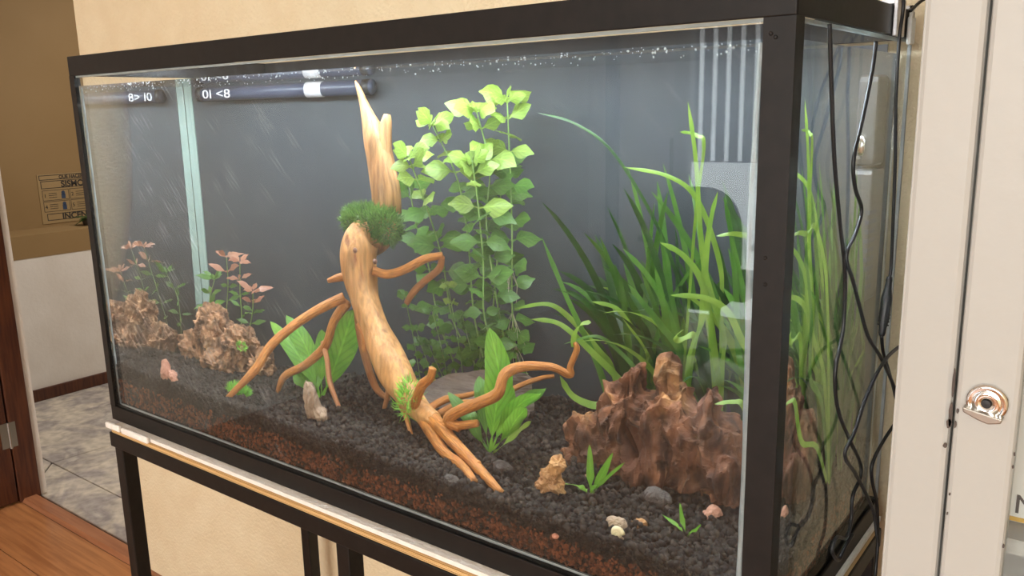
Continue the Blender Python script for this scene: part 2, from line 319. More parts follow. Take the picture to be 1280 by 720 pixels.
# laminate floor: planks laid along X
fl = struct(B('floor', M_GROUT, -1.84, 3.32, -4.42, WALL+.02, FLOOR-.06, FLOOR-.004))
pw, pm = .19, {}
y = WALL - .02; row = 0
while y > -4.3:
    x = -1.72 - (row*.47) % 1.2
    while x < 3.2:
        a, b = max(x, -1.72), min(x+1.2, 3.2)
        if b-a > .02: B('plank', M_PLANK, a+.001, b-.001, y-pw+.001, y-.001, FLOOR-.004, FLOOR, fl, bevel=.0012)
        x += 1.2
    y -= pw; row += 1
struct(MB().prism([(WALL-.02, FLOOR), (WALL-.01, FLOOR+.012), (WALL+.03, FLOOR+.012), (WALL+.045, FLOOR-.01)], 'x', -1.65, -.868).build('trim_1', M_THRESH))
# corridor
cf = struct(B('floor_corridor', M_GROUT, -3.0, 1.2, WALL+.02, 3.1, FLOOR-.08, FLOOR-.014))
def slab(poly):
    c = sum((V(p) for p in poly), V((0, 0)))/len(poly); q = [tuple(c+(V(p)-c)*.992) for p in poly]
    MB().prism(q, 'z', FLOOR-.014, FLOOR-.004).build('flagstone', M_STONE, cf, bevel=.004)
X = [-2.98, -2.35, -1.78, -1.2, -.62, .0, .6, 1.19]
Yr = [WALL+.05, .66, 1.28, 1.8, 2.4, 3.09]
jit = {}
def J(i, j):
    if (i, j) not in jit:
        jit[i, j] = (X[i] + (0 if i in (0, len(X)-1) else random.uniform(-.16, .16)), Yr[j] + (0 if j in (0, 1, len(Yr)-1) else random.uniform(-.10, .10)))
    return jit[i, j]
for j in range(len(Yr)-1):
    for i in range(len(X)-1):
        p00, p10, p11, p01 = J(i, j), J(i+1, j), J(i+1, j+1), J(i, j+1)
        m = lambda a, b: ((a[0]+b[0])/2+random.uniform(-.02, .02), (a[1]+b[1])/2)
        if j == 0 and i < 4 and i % 2: continue
        if j == 0 and i < 4: p10, p11 = J(i+2, 0), J(i+2, 1)
        slab([p00, p10, p11, p01])
cw = struct(B('wall_corridor', M_STUCCO2, -2.98, -2.74, .58, 3.1, FLOOR, -.138))
struct(B('wall_corridor_ledge', M_TAN, -2.98, -2.738, .58, 3.1, -.138, -.030))
struct(B('wall_corridor_upper', M_TAN, -3.1, -2.98, .58, 3.1, FLOOR, CEIL))
struct(B('wall_corridor_end', M_TAN, -3.1, 1.2, 3.1, 3.2, FLOOR, CEIL))
struct(B('wall_corridor_side', M_TAN, 1.2, 1.3, .58, 3.2, FLOOR, CEIL))
struct(B('baseboard_corridor', M_WOODD, -2.74, -2.725, .58, 3.1, FLOOR-.004, FLOOR+.055, bevel=.003))
struct(B('baseboard_back', M_THRESH, -.865, 3.2, WALL-.012, WALL, FLOOR, FLOOR+.006))
# open door and its frame at the left of the passage
fr = struct(B('trim_2', M_WOODD, -1.70, -1.632, .425, .497, FLOOR, 1.30, bevel=.003))
dl = struct(B('door_1', M_WOODD, -1.672, -1.634, -.40, .420, FLOOR+.008, 1.24, bevel=.003))
for z0, z1 in ((FLOOR+.12, -.08), (.05, .62), (.74, 1.14)):
    for y0, y1 in ((-.32, -.03), (.05, .32)):
        MB().prism([(y0, z0), (y1, z0), (y1, z1), (y0, z1)], 'x', -1.636, -1.628).build('door_panel', M_WOODD, dl, bevel=.0035)
for zc in (-.57, .2, .95):
    h = MB().box(-1.634, -1.631, .395, .445, zc-.045, zc+.045).build('hinge', M_BRASS, dl)
    MB().lathe([(.005, -.047), (.005, .047)], (-1.629, .4225, zc), (0, 0, 1), 10).build('hinge_pin', M_BRASS, h)
# barred glazed door at the far end of the room, seen as a reflection in the aquarium glass
d2 = struct(B('door_2', M_CAB, -1.02, -.92, -4.30, -4.20, FLOOR, 1.45))
B('door_post', M_WOODD, -1.06, -1.02, -4.30, -4.22, FLOOR, .30, d2); B('door_post', M_CAB, -.25, -.17, -4.30, -4.20, FLOOR, 1.45, d2)
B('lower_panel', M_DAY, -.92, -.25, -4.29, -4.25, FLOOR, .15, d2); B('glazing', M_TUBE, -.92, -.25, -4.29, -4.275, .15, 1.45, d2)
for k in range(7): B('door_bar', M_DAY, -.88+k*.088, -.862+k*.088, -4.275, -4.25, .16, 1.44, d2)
B('door_post', M_TUBE, -1.56, -1.47, -4.30, -4.26, FLOOR, 1.45, d2)

# poster, leaves on the corridor ledge
XP = -2.977
po = tag(B('safety_poster', M_PAPER, XP-.002, XP, 1.207, 1.70, -.015, .232), 'tan safety poster with SISMO and INCENDIO headings on corridor wall', 'poster')
def pm_(y, z): return Matrix(((0, 0, 1, XP+.0006), (1, 0, 0, y), (0, 1, 0, z), (0, 0, 0, 1)))
def pframe(y0, y1, z0, z1, t=.003):
    MB().box(XP, XP+.0006, y0, y1, z0, z0+t).box(XP, XP+.0006, y0, y1, z1-t, z1).box(XP, XP+.0006, y0, y0+t, z0+t, z1-t).box(XP, XP+.0006, y1-t, y1, z0+t, z1-t).build('printed_frame', M_INK, po)
pframe(1.215, 1.69, .203, .227); text('lettering', 'QUE HACER', .022, M_INK, po, pm_(1.312, .207), bold=.0007)
pframe(1.220, 1.69, .160, .198); text('lettering', 'SISMO', .042, M_INK, po, pm_(1.318, .164), bold=.0012)
pframe(1.232, 1.69, .000, .034); text('lettering', 'INCENDIO', .042, M_INK, po, pm_(1.305, .002), bold=.0012)
for r_ in range(2):
    for c_ in range(3):
        y0 = 1.222 + c_*.135; z0 = .100 - r_*.056; pframe(y0, y0+.13, z0, z0+.052, .002)
        text('lettering', str(1+c_+3*r_), .026, M_INK, po, pm_(y0+.006, z0+.016))
        for k in range(3): B('print_line', M_INK, XP, XP+.0005, y0+.03, y0+.07, z0+.014+k*.010, z0+.0165+k*.010, po)
        MB().lathe([(.009, 0), (.009, .0006)], (XP, y0+.102, z0+.036), (1, 0, 0), 12).build('blue_figure', M_BLUEI, po)
        B('blue_figure', M_BLUEI, XP, XP+.0006, y0+.092, y0+.112, z0+.006, z0+.030, po)

# ------------------------------------------------------------------ stand, boards, foam
st = thing('steel_stand', 'black square tube steel stand carrying the aquarium', 'stand', (.6, .19, FLOOR))
ZT = -.044; ts = .027
def rod(x0, x1, y0, y1, z0, z1, n): return B(n, M_BLACK, x0, x1, y0, y1, z0, z1, st, bevel=.002)
rod(.010, 1.205, -.014, .011, ZT-ts, ZT, 'rail'); rod(.010, 1.205, .372, .397, ZT-ts, ZT, 'rail')
rod(.010, .035, .011, .372, ZT-ts, ZT, 'rail'); rod(1.180, 1.205, .011, .372, ZT-ts, ZT, 'rail'); rod(.606, .631, .011, .372, ZT-ts, ZT, 'rail')
for x in (.020, .606, 1.178):
    for y in (-.012, .370): rod(x, x+.026, y, y+.026, FLOOR, ZT-ts, 'leg')
rod(.022, 1.2, .372, .394, FLOOR+.10, FLOOR+.125, 'rail')
for i, (z0, z1, m, lab) in enumerate(((ZT, ZT+.006, M_PLY, 'lower plywood board lying on the black stand rail'), (ZT+.006, ZT+.0115, M_PLY2, 'upper plywood board under the white foam sheet'))):
    bd = tag(B('plywood_board', m, .018, 1.203, -.012+.002*i, .392, z0, z1), lab, 'board')
    for k in range(2): B('ply_layer', M_PLY if k else M_PLY2, .018, 1.203, -.0128+.002*i, -.0122+.002*i, z0+.0012+k*.0026, z0+.0022+k*.0026, bd)
zf = ZT+.0115
tag(B('foam_sheet', M_FOAM, .03, 1.204, -.013, .392, zf, zf+.006), 'long thin white foam sheet between plywood and aquarium', 'foam')
for x0, x1, lab in ((.013, .060, 'short white foam block at the outer corner of the plywood'), (.066, .150, 'longer white foam block beside the corner foam block')):
    tag(MB().box(x0, x1, -.021, -.0135, zf-.001, zf+.010).build('foam_block', M_FOAM, bevel=.003, seg=3), lab, 'foam')
tag(B('pine_batten', M_YEL, -.30, -.275, .40, .43, FLOOR, FLOOR+.075, bevel=.002), 'yellow pine batten standing against the wall behind the stand leg', 'batten')

# ------------------------------------------------------------------ aquarium
aq = thing('aquarium', 'large glass aquarium in a black steel frame on a stand', 'aquarium', (.6, .19, zf+.006))
ZB0 = zf+.006; ZT1 = TH+.031
A = lambda n, *a, bevel=.0012: B(n, M_BLACK, *a, aq, bevel=bevel)
A('top_rail', 0, TL, 0, .003, TH, ZT1); A('top_rail', 0, TL, TW-.003, TW, TH, ZT1); A('top_rail', 0, .003, .003, TW-.003, TH, ZT1); A('top_rail', TL-.003, TL, .003, TW-.003, TH, ZT1)
A('bottom_rail', 0, TL, 0, .003, ZB0, 0); A('bottom_rail', 0, TL, TW-.003, TW, ZB0, 0); A('bottom_rail', 0, .003, .003, TW-.003, ZB0, 0); A('bottom_rail', TL-.003, TL, .003, TW-.003, ZB0, 0)
B('base_plate', M_BLACK, .003, TL-.003, .003, TW-.003, ZB0, ZB0+.004, aq)
def post(x, sx, y, sy, wx, wy):
    e = .003; xs = sorted((x, x+sx*wx)); xe = sorted((x, x+sx*e)); ys = sorted((y+sy*e, y+sy*wy)); ye = sorted((y, y+sy*e))
    MB().box(xs[0], xs[1], ye[0], ye[1], 0, TH).box(xe[0], xe[1], ys[0], ys[1], 0, TH).build('corner_post', M_BLACK, aq)
post(0, 1, 0, 1, .016, .016); post(TL, -1, 0, 1, .027, .020); post(0, 1, TW, -1, .016, .016)
B('glass_edge', M_SIL, 1.1965, 1.1998, .3812, .3866, 0, TH, aq)
for x, z in ((1.180, .556), (1.184, .553), (1.183, .372), (1.184, .349)):
    MB().lathe([(.0014, 0), (.0018, .0006), (.001, .0012)], (x, 0, z), (0, -1, 0), 10).build('rivet', M_BLACK, aq)
B('front_pane', M_PANE, .0035, TL-.0035, .0032, .0090, .0, TH+.004, aq)
B('back_pane', M_PANE2, .0035, TL-.0035, .3810, .3868, .0, TH+.004, aq)
B('side_pane', M_PANE2, .0032, .0090, .0092, .3808, .0, TH+.004, aq); B('side_pane', M_PANE2, TL-.0090, TL-.0032, .0092, .3808, .0, TH+.004, aq)
B('background_sheet', M_BACK, .033, 1.176, .3770, .3795, .006, WZ+.012, aq)
B('painted_corner_glow', M_STRIP, .0105, .031, .3760, .3795, .006, WZ+.010, aq)  # added strip, its colour stands in for the lit corner gap
def bead(path, r, seed): return MB().tube(catmull(path, 8), r, 8, rough=.35, seed=seed, freq=30).build('silicone_bead', M_SIL, aq, smooth=True)
bead([(.0155, .0125, .002), (.0150, .0125, .28), (.0150, .0125, .55)], .0028, 1)
bead([(1.166, .0125, .002), (1.168, .0125, .2), (1.165, .0125, .4), (1.169, .0125, .55)], .0036, 2)
bead([(.02, .0120, .002), (.5, .0120, .0025), (1.17, .0120, .002)], .0026, 3)
bead([(1.187, .374, .002), (1.187, .374, .55)], .003, 4)
B('glass_rim', M_RIM, .006, 1.194, .0030, .0092, TH-.0028, TH-.0002, aq)
B('glass_rim', M_RIM, 1.1908, 1.1970, .02, .37, TH-.0030, TH-.0002, aq)
# water
wm = MB().box(WX0, WX1, WY0, WY1, .0045, WZ); wo = wm.build('water', M_WATER); wo.data.materials.append(M_SURF)
for pz in wo.data.polygons:
    if pz.normal.z > .9: pz.material_index = 1
tag(wo, 'clear still water filling the aquarium', 'water', kind='stuff')
# bubbles below the surface
def ico(sub):
    bm = bmesh.new(); bmesh.ops.create_icosphere(bm, subdivisions=sub, radius=1); v = np.array([p.co[:] for p in bm.verts]); f = np.array([[q.index for q in p.verts] for p in bm.faces]); bm.free(); return v, f
def scatter_mesh(name, m, centers, sizes, sub, jitter=.3, squash=.8, parent=None):
    v0, f0 = ico(sub); nv = len(v0); n = len(centers); vs = np.zeros((n, nv, 3), np.float32)
    shapes = [v0*(1+jitter*(rng.random((nv, 1))-.5)*2) for _ in range(24)]
    for i in range(n):
        a, b, c = rng.random(3)*6.283; q = Matrix.Rotation(a, 3, 'X') @ Matrix.Rotation(b, 3, 'Y') @ Matrix.Rotation(c, 3, 'Z')
        sc = sizes[i]*np.array([1, rng.uniform(.75, 1.15), rng.uniform(.65, 1)])
        vs[i] = (shapes[i % 24]*sc) @ np.array(q).T + centers[i]
    fs = (f0[None] + (np.arange(n)*nv)[:, None, None]).reshape(-1, 3)
    me = bpy.data.meshes.new(name); me.vertices.add(n*nv); me.vertices.foreach_set('co', vs.ravel())
    me.loops.add(fs.size); me.loops.foreach_set('vertex_index', fs.ravel().astype(np.int32))
    me.polygons.add(len(fs)); me.polygons.foreach_set('loop_start', np.arange(0, fs.size, 3, dtype=np.int32)); me.polygons.foreach_set('loop_total', np.full(len(fs), 3, np.int32))
    me.update(calc_edges=True); me.validate(); return link(name, me, m, parent)
cs = [(random.uniform(.02, 1.17), WY0+.004+random.random()**2*.05, WZ-.0015-random.random()**2*.010) for _ in range(330)]
tag(scatter_mesh('surface_bubbles', M_BUB, cs, [random.choice((.0005, .0007, .0008, .0013)) for _ in cs], 2, 0), 'tiny sparkling bubbles just below the water surface', 'bubbles', kind='stuff')

# ------------------------------------------------------------------ gravel
nx, ny = 240, 80
gv, gf = [], []
for j in range(ny+1):
    for i in range(nx+1):
        x = .017 + (1.183-.017)*i/nx; y = .0165 + (.3755-.0165)*j/ny; gv.append((x, y, bed(x, y)-.004))
nb = len(gv)
for j in range(ny):
    for i in range(nx): a = j*(nx+1)+i; gf.append((a, a+1, a+nx+2, a+nx+1))
ring = [i for i in range(nx+1)] + [(j*(nx+1)+nx) for j in range(1, ny+1)] + [ny*(nx+1)+i for i in range(nx-1, -1, -1)] + [j*(nx+1) for j in range(ny-1, 0, -1)]
for k in ring: gv.append((gv[k][0], gv[k][1], .006))
for k in range(len(ring)): k2 = (k+1) % len(ring); gf.append((ring[k], nb+k, nb+k2, ring[k2]))
me = bpy.data.meshes.new('gravel_bed'); me.from_pydata(gv, [], gf)
gb = tag(link('gravel_bed', me, M_GRAV, smooth=False), 'bed of black lava gravel covering the aquarium floor', 'gravel', kind='stuff')
cs, ss = [], []
for _ in range(19000):
    x = random.uniform(.016, 1.184); y = .015 + .355*random.random()**1.25; s = random.choice((.0028, .0034, .004, .0046, .0055, .0066))
    cs.append((x, y, bed(x, y)-.003+random.uniform(-.001, .006))); ss.append(s)
scatter_mesh('granules', M_GRAV, cs, ss, 1, .22, parent=gb)['kind'] = 'stuff'
cs, ss = [], []
for _ in range(6500):           # what lies against the front and side glass
    s = random.choice((.002, .0027, .0034)); q = random.random()
    if q < .72: x, y = random.uniform(.014, 1.186), .0105+s*.9
    elif q < .86: x, y = 1.1888-s*.9, random.uniform(.012, .36)
    else: x, y = .0112+s*.9, random.uniform(.012, .36)
    top = bed(x, y); z = random.uniform(.007, top)
    edge = top*.62 + .008*noise.noise(V((x*14, y*14, 5))); cs.append((x, y, z, z < edge+random.gauss(0, .003))); ss.append(s)
for red, m, nm in ((True, M_REDG, 'red_gravel_layer'), (False, M_GRAV, 'black_granules')):
    k = [i for i in range(len(cs)) if cs[i][3] == red]
    o = scatter_mesh(nm, m, [cs[i][:3] for i in k], [ss[i] for i in k], 1, .22, parent=None if red else gb); o['kind'] = 'stuff'
    if red: tag(o, 'layer of fine red brown gravel pressed against the lower glass', 'gravel', kind='stuff')

# ------------------------------------------------------------------ stones
def stone(name, m, blobs, label, vox=.004, amp=(.010, .005), freq=(22, 60), stretch=(1, 1, 1), pits=0, seed=0, cat='stone', group=None):
    bm = bmesh.new()
    for c, r, rot in blobs:
        g = bmesh.ops.create_icosphere(bm, subdivisions=3, radius=1)
        bmesh.ops.transform(bm, matrix=Matrix.Translation(c) @ Matrix.Rotation(rot[1], 4, 'Y') @ Matrix.Rotation(rot[0], 4, 'Z') @ Matrix.Diagonal((*r, 1)), verts=g['verts'])
    me = bpy.data.meshes.new(name); bm.to_mesh(me); bm.free(); o = bpy.data.objects.new(name, me); COL.objects.link(o)
    r = o.modifiers.new('r', 'REMESH'); r.mode = 'VOXEL'; r.voxel_size = vox; bpy.context.view_layer.update()
    me2 = bpy.data.meshes.new_from_object(o.evaluated_get(bpy.context.evaluated_depsgraph_get())); bpy.data.objects.remove(o)
    n = len(me2.vertices); co = np.zeros(n*3, np.float32); me2.vertices.foreach_get('co', co); co = co.reshape(-1, 3)
    no = np.zeros(n*3, np.float32); me2.vertices.foreach_get('normal', no); no = no.reshape(-1, 3)
    for i in range(n):
        p = V((co[i][0]*stretch[0]+seed, co[i][1]*stretch[1], co[i][2]*stretch[2]))
        p = p + V((noise.noise(p*30), noise.noise(p*30+V((7, 0, 0))), noise.noise(p*30+V((0, 9, 0)))))*.012
        d = amp[0]*noise.noise(p*freq[0]) + amp[1]*(1-2*abs(noise.noise(p*freq[1]))) - amp[1]*.5 + amp[1]*.55*noise.noise(p*freq[1]*2.7)
        f1 = noise.voronoi(p*freq[0]*1.1)[0]; d += amp[0]*.9*((f1[1]-f1[0])-.35)
        if pits: q = noise.noise(p*freq[1]*.75+V((3, 3, 3))); d -= pits*max(0, q-.12)
        co[i] += no[i]*d
    me2.vertices.foreach_set('co', co.ravel()); me2.update()
    o = link(name, me2, m, smooth=False); return tag(o, label, cat, group)
def W(px, py, Y): return tuple(tank(px, py, Y))
Z0 = (0, 0)
# big red-brown rock right
bl = [(W(788, 488, .20), (.017, .024, .040), (0, .2)), (W(812, 528, .2), (.03, .03, .035), Z0), (W(785, 525, .20), (.042, .045, .050), Z0), (W(838, 490, .21), (.016, .024, .042), (0, -.1)), (W(852, 512, .2), (.016, .024, .034), Z0),
      (W(838, 538, .20), (.045, .050, .055), Z0), (W(886, 514, .185), (.016, .020, .034), (0, .1)), (W(880, 560, .19), (.042, .045, .050), Z0),
      (W(905, 590, .178), (.032, .04, .045), Z0), (W(745, 545, .21), (.042, .035, .028), Z0), (W(812, 575, .195), (.060, .045, .045), Z0), (W(760, 570, .205), (.05, .035, .03), Z0), (W(735, 575, .2), (.035, .03, .02), Z0),
      (W(880, 598, .188), (.045, .035, .03), Z0)]
rk = stone('dragon_stone', M_ROCKR, bl, 'large jagged red brown rock with twin peaks before the ribbon grass', .003, (.012, .009), (24, 62), (1, 1, .45), .034, 1)
# left tan rock
bl = [(W(268, 412, .27), (.045, .04, .045), Z0), (W(300, 432, .26), (.048, .045, .04), Z0), (W(245, 440, .27), (.040, .04, .04), Z0), (W(280, 455, .25), (.06, .045, .03), Z0),
      (W(325, 455, .25), (.03, .035, .025), Z0), (W(262, 405, .28), (.02, .02, .018), Z0)]
stone('dragon_stone', M_ROCKL, bl, 'pitted tan brown rock under the bronze leaved plant', .003, (.011, .008), (28, 70), (1, 1, 1), .032, 2)
def small(name, m, px, py, Y, r, label, vox=.002, amp=(.004, .002), fr=(70, 190), rot=Z0, extra=(), stretch=(1, 1, 1), seed=0, pits=0, cat='stone'):
    bl = [(W(px, py, Y), r, rot)] + [(W(a, b, Y+dy), rr, Z0) for a, b, dy, rr in extra]
    return stone(name, m, bl, label, vox, amp, fr, stretch, pits, seed, cat)
def yb(px, py): return on_bed(px, py).y
y1 = yb(392, 522)-.005
small('pointed_stone', M_ROCKG, 391, 506, y1, (.016, .015, .034), 'upright grey brown pointed stone in front of the left sword plant', rot=(0, -.2), extra=((384, 488, 0, (.007, .009, .016)), (400, 518, 0, (.014, .016, .012))), stretch=(1, 1, .4), seed=3)
y2 = yb(690, 618)+.004
small('ochre_stone', M_ROCKT, 690, 602, y2, (.017, .015, .020), 'knobbly ochre stone with a hollow beside the little sword plant', extra=((698, 583, 0, (.012, .012, .012)), (682, 610, 0, (.013, .014, .012))), seed=4, pits=.006, amp=(.005, .003))
small('pink_stone', M_ROCKP, 208, 466, yb(208, 476)+.003, (.013, .013, .022), 'small pink stone lying near the pitted tan rock', seed=5, extra=((216, 472, 0, (.012, .012, .014)),))
small('brick_shard', M_ROCKP, 893, 640, yb(893, 648)+.004, (.010, .007, .008), 'pink brick shard at the foot of the twin peaked rock', seed=6, amp=(.002, .001), extra=((885, 643, 0, (.007, .006, .006)),))
small('dark_cobble', M_ROCKD, 822, 622, yb(822, 632)+.005, (.017, .014, .012), 'dark rounded cobble at the foot of the twin peaked rock', seed=7, amp=(.002, .001))
small('dark_cobble', M_ROCKG, 771, 656, yb(771, 664)+.005, (.013, .011, .010), 'brown grey rounded pebble next to the cream snail shell', seed=8, amp=(.002, .001))
small('rust_pebble', M_ROCKT, 800, 654, yb(800, 658)+.003, (.010, .008, .006), 'rust coloured flat pebble between the two little sword plants', seed=9)
small('dark_cobble', M_ROCKD, 628, 584, yb(628, 590)+.005, (.016, .012, .008), 'flat dark pebble behind the driftwood foot', seed=10, amp=(.0015, .001))
small('dark_cobble', M_ROCKD, 565, 600, yb(565, 604)+.004, (.013, .010, .007), 'small flat dark pebble before the driftwood feet', seed=11, amp=(.0015, .001))
for i, (px, py, r) in enumerate([(640, 515, .004), (679, 555, .004), (735, 595, .004), (713, 650, .004), (695, 670, .004), (655, 625, .003), (340, 513, .003), (515, 560, .003), (748, 655, .003)]):
    small('gravel_pebble', M_ROCKP, px, py, yb(px, py)+.001, (r, r, r*.8), 'tiny pinkish pebble lying on the black gravel', .001, (.001, .0005), seed=20+i)['group'] = 'tiny pinkish pebbles on the gravel'
# slate behind driftwood
sl = [W(470, 530, .22), W(500, 502, .25), W(560, 475, .285), W(640, 464, .295), W(668, 472, .30), W(640, 492, .285), W(575, 525, .24), W(520, 542, .2)]
me = MB(); base = [V(p) for p in sl]; cc = sum(base, V())/len(base); me.v = [tuple(p) for p in base] + [tuple(cc+(p-cc)*.86+V((0, 0, .012))) for p in base] + [(p.x, p.y, p.z-.06) for p in base]
n8 = len(base); me.f = [tuple(range(n8, 2*n8)), tuple(reversed(range(2*n8, 3*n8)))] + [(i, (i+1) % n8, n8+(i+1) % n8, n8+i) for i in range(n8)] + [(2*n8+i, 2*n8+(i+1) % n8, (i+1) % n8, i) for i in range(n8)]
o = me.build('slate_slab', M_SLATE); tag(o, 'flat grey brown slate slab lying behind the driftwood', 'stone')
bm = bmesh.new(); bm.from_mesh(o.data); bmesh.ops.triangulate(bm, faces=bm.faces[:]); bmesh.ops.subdivide_edges(bm, edges=bm.edges[:], cuts=5, use_grid_fill=True)
for vv in bm.verts: vv.co += V((noise.noise(vv.co*40), noise.noise(vv.co*40+V((5, 0, 0))), .7*noise.noise(V((vv.co.x*30, vv.co.y*90, 2)))))*.006
bm.to_mesh(o.data); bm.free()
# snail shell
sp = on_bed(768, 680); sp.y = max(sp.y, .028); sp.z = bed(sp.x, sp.y)+.001; sh = []
for k in range(40):
    t = k/39; a = t*2.4*2*math.pi; r = .0052*(1-t)**1.1+.0003; sh.append((sp.x+r*math.cos(a), sp.y-.004-.003*t, sp.z+.006+r*math.sin(a)))
sn = thing('water_snail', 'tiny cream coiled snail shell on the gravel', 'snail', sp)
MB().tube(sh, [.0034*(1-k/39)+.0005 for k in range(40)], 8).build('shell', M_SHELL, sn, smooth=True)
MB().tube([(sp.x-.005, sp.y-.004, sp.z+.002), (sp.x+.002, sp.y-.004, sp.z+.0025), (sp.x+.008, sp.y-.005, sp.z+.002)], [.001, .0022, .0012], 8).build('foot', M_ROCKG, sn, smooth=True)

# ------------------------------------------------------------------ driftwood
dw = thing('driftwood', 'orange branching driftwood trunk spreading roots over the gravel', 'driftwood', tuple(on_bed(540, 540)))
def pxm(px, py, Y):      # metres per pixel at that spot
    return (tank(px+1, py, Y)-tank(px, py, Y)).length*.72
def limb(name, pts, m, parent, sides=14, rough=.12, seed=0, freq=30, k=6):
    P = [(*W(a, b, Y), r*pxm(a, b, Y)) for a, b, Y, r in pts]; c = catmull(P, k)
    return MB().tube([q[:3] for q in c], [max(q[3], .0006) for q in c], sides, rough, seed, freq).build(name, m, parent, smooth=True)
limb('trunk', [(463, 292, .20, 12), (456, 296, .195, 24), (449, 318, .19, 27), (450, 345, .185, 26), (456, 375, .18, 22), (468, 410, .17, 21), (482, 442, .16, 24), (498, 472, .15, 25), (513, 497, .14, 20), (528, 515, .13, 16), (545, 527, .12, 12)], M_WOODT, dw, 24, .16, 1, 18, 8)
for a, b, Y in ((444, 313, .155), (432, 349, .17), (469, 327, .16), (441, 358, .16)):
    c = W(a, b, Y); MB().lathe([(.0002, -.002), (.0035, -.001), (.0042, .001), (.002, .003), (.0003, .0035)], c, (-.1, -1, .1), 10).build('knot', M_WOODK, dw, smooth=True)
LB = [
 [(540, 522, .125, 12), (556, 540, .11, 10), (576, 562, .09, 9), (600, 588, .065, 8), (627, 617, .035, 6)],
 [(528, 520, .13, 11), (542, 545, .12, 9), (556, 566, .105, 8), (578, 583, .085, 7), (593, 603, .07, 6)],
 [(575, 535, .10, 7), (560, 525, .10, 8), (572, 515, .10, 8), (600, 503, .10, 8), (622, 492, .10, 8), (631, 468, .11, 8), (655, 458, .12, 7), (690, 459, .13, 6), (712, 468, .14, 6), (713, 458, .14, 5), (721, 437, .14, 5), (718, 428, .14, 3)],
 [(545, 530, .11, 6), (570, 532, .10, 6), (597, 529, .095, 5)],
 [(518, 508, .12, 7), (523, 492, .11, 7), (528, 481, .105, 7), (538, 472, .10, 6), (541, 460, .10, 6)],
 [(430, 372, .18, 7), (402, 385, .19, 6), (366, 408, .20, 5.5), (338, 433, .20, 5.5), (318, 463, .19, 5), (284, 498, .17, 3)],
 [(434, 378, .185, 7), (417, 402, .20, 6), (407, 432, .21, 6), (382, 456, .21, 5), (356, 470, .21, 4.5), (347, 490, .205, 3)],
 [(408, 432, .21, 5), (409, 450, .21, 4), (413, 480, .21, 4), (425, 512, .20, 3)],
 [(466, 338, .18, 6), (485, 343, .19, 6), (508, 336, .20, 6), (530, 324, .21, 6), (553, 319, .22, 5)],
 [(552, 321, .22, 5), (549, 336, .225, 5), (530, 352, .23, 5), (517, 365, .23, 5), (508, 379, .23, 4)],
 [(438, 345, .17, 6), (424, 347, .165, 5), (410, 351, .16, 3)],
 [(449, 405, .16, 5), (455, 420, .155, 5), (455, 440, .15, 3)],
 [(495, 480, .14, 5), (499, 502, .13, 5), (508, 522, .12, 4), (514, 543, .11, 3)],
 [(484, 465, .165, 5), (485, 490, .17, 4), (480, 512, .18, 3)],
 [(548, 518, .14, 5), (575, 505, .17, 5), (615, 500, .20, 4), (650, 482, .24, 4), (675, 473, .26, 3.5), (693, 470, .27, 3)],
 [(535, 512, .13, 5), (555, 500, .16, 5), (580, 495, .19, 4), (600, 490, .22, 3)],
]
def grounded(b):          # last point meets the gravel, depth runs evenly from the trunk to it
    y0, y1 = b[0][2], on_bed(b[-1][0], b[-1][1]).y - .008; n = len(b)-1
    return [(p[0], p[1], y0+(y1-y0)*k/n, p[3]) for k, p in enumerate(b)]
for i in (0, 1, 5, 6, 12, 13): LB[i] = grounded(LB[i])
k0 = LB[6][2]; LB[7] = [(404, 428, k0[2]+.004, 4)] + LB[7][1:]; LB[7] = grounded(LB[7])
for i, b in enumerate(LB): limb('branch', b, M_WOODB if i in (9, 13, 7) else M_WOOD, dw, 12, .10, 3+i*1.7, 40)
limb('branch', grounded([(449, 380, .19, 7), (450, 410, .24, 7), (458, 450, .25, 6), (470, 485, .25, 5), (488, 500, .24, 3)]), M_WOODB, dw, 10, .1, 90)
MB().lathe([(.0035, -.002), (.0042, .001), (.002, .004)], W(598, 579, .060), (.6, -.7, .3), 10).build('knot', M_WOOD, dw, smooth=True)
# upper log
ul = thing('driftwood_log', 'tall pale split driftwood log rising from the moss clump to the surface', 'driftwood', W(480, 290, .235))
limb('log', [(458, 315, .215, 10), (472, 298, .225, 18), (482, 275, .235, 21), (483, 245, .235, 21), (478, 215, .235, 20), (472, 185, .235, 19), (466, 163, .235, 15), (460, 145, .235, 10), (454, 127, .235, 6), (448, 110, .235, 3.5), (444, 101, .235, 1)], M_WOODU, ul, 20, .14, 31, 16, 8)
limb('splinter', [(478, 195, .237, 16), (480, 170, .238, 12), (483, 152, .238, 8), (484, 143, .238, 5)], M_WOODU, ul, 14, .2, 41, 22, 6)

# ------------------------------------------------------------------ moss and turf
def tufts(name, m, centers, n, ln, label, cat, wdt=.0007, up=.4):
    vs, fs = [], []
    for _ in range(n):
        c, r, nz = random.choice(centers)
        d = V((random.gauss(0, 1), random.gauss(0, 1), random.gauss(0, 1))).normalized()
        p = V(c) + V((d.x*r[0], d.y*r[1], d.z*r[2])); g = (d + V((0, 0, up)) + V((random.gauss(0, .5), random.gauss(0, .5), random.gauss(0, .5)))).normalized()
        l = ln*random.uniform(.5, 1.3); s = g.orthogonal().normalized()*wdt; bend = V((random.gauss(0, .3), random.gauss(0, .3), random.gauss(.1, .3)))
        m1 = p + g*l*.5; m2 = p + (g+bend*.7).normalized()*l; b = len(vs)
        vs += [tuple(p-s), tuple(p+s), tuple(m1-s), tuple(m1+s), tuple(m2)]; fs += [(b, b+1, b+3, b+2), (b+2, b+3, b+4)]
    me = bpy.data.meshes.new(name); me.from_pydata(vs, [], fs); return tag(link(name, me, m), label, cat)
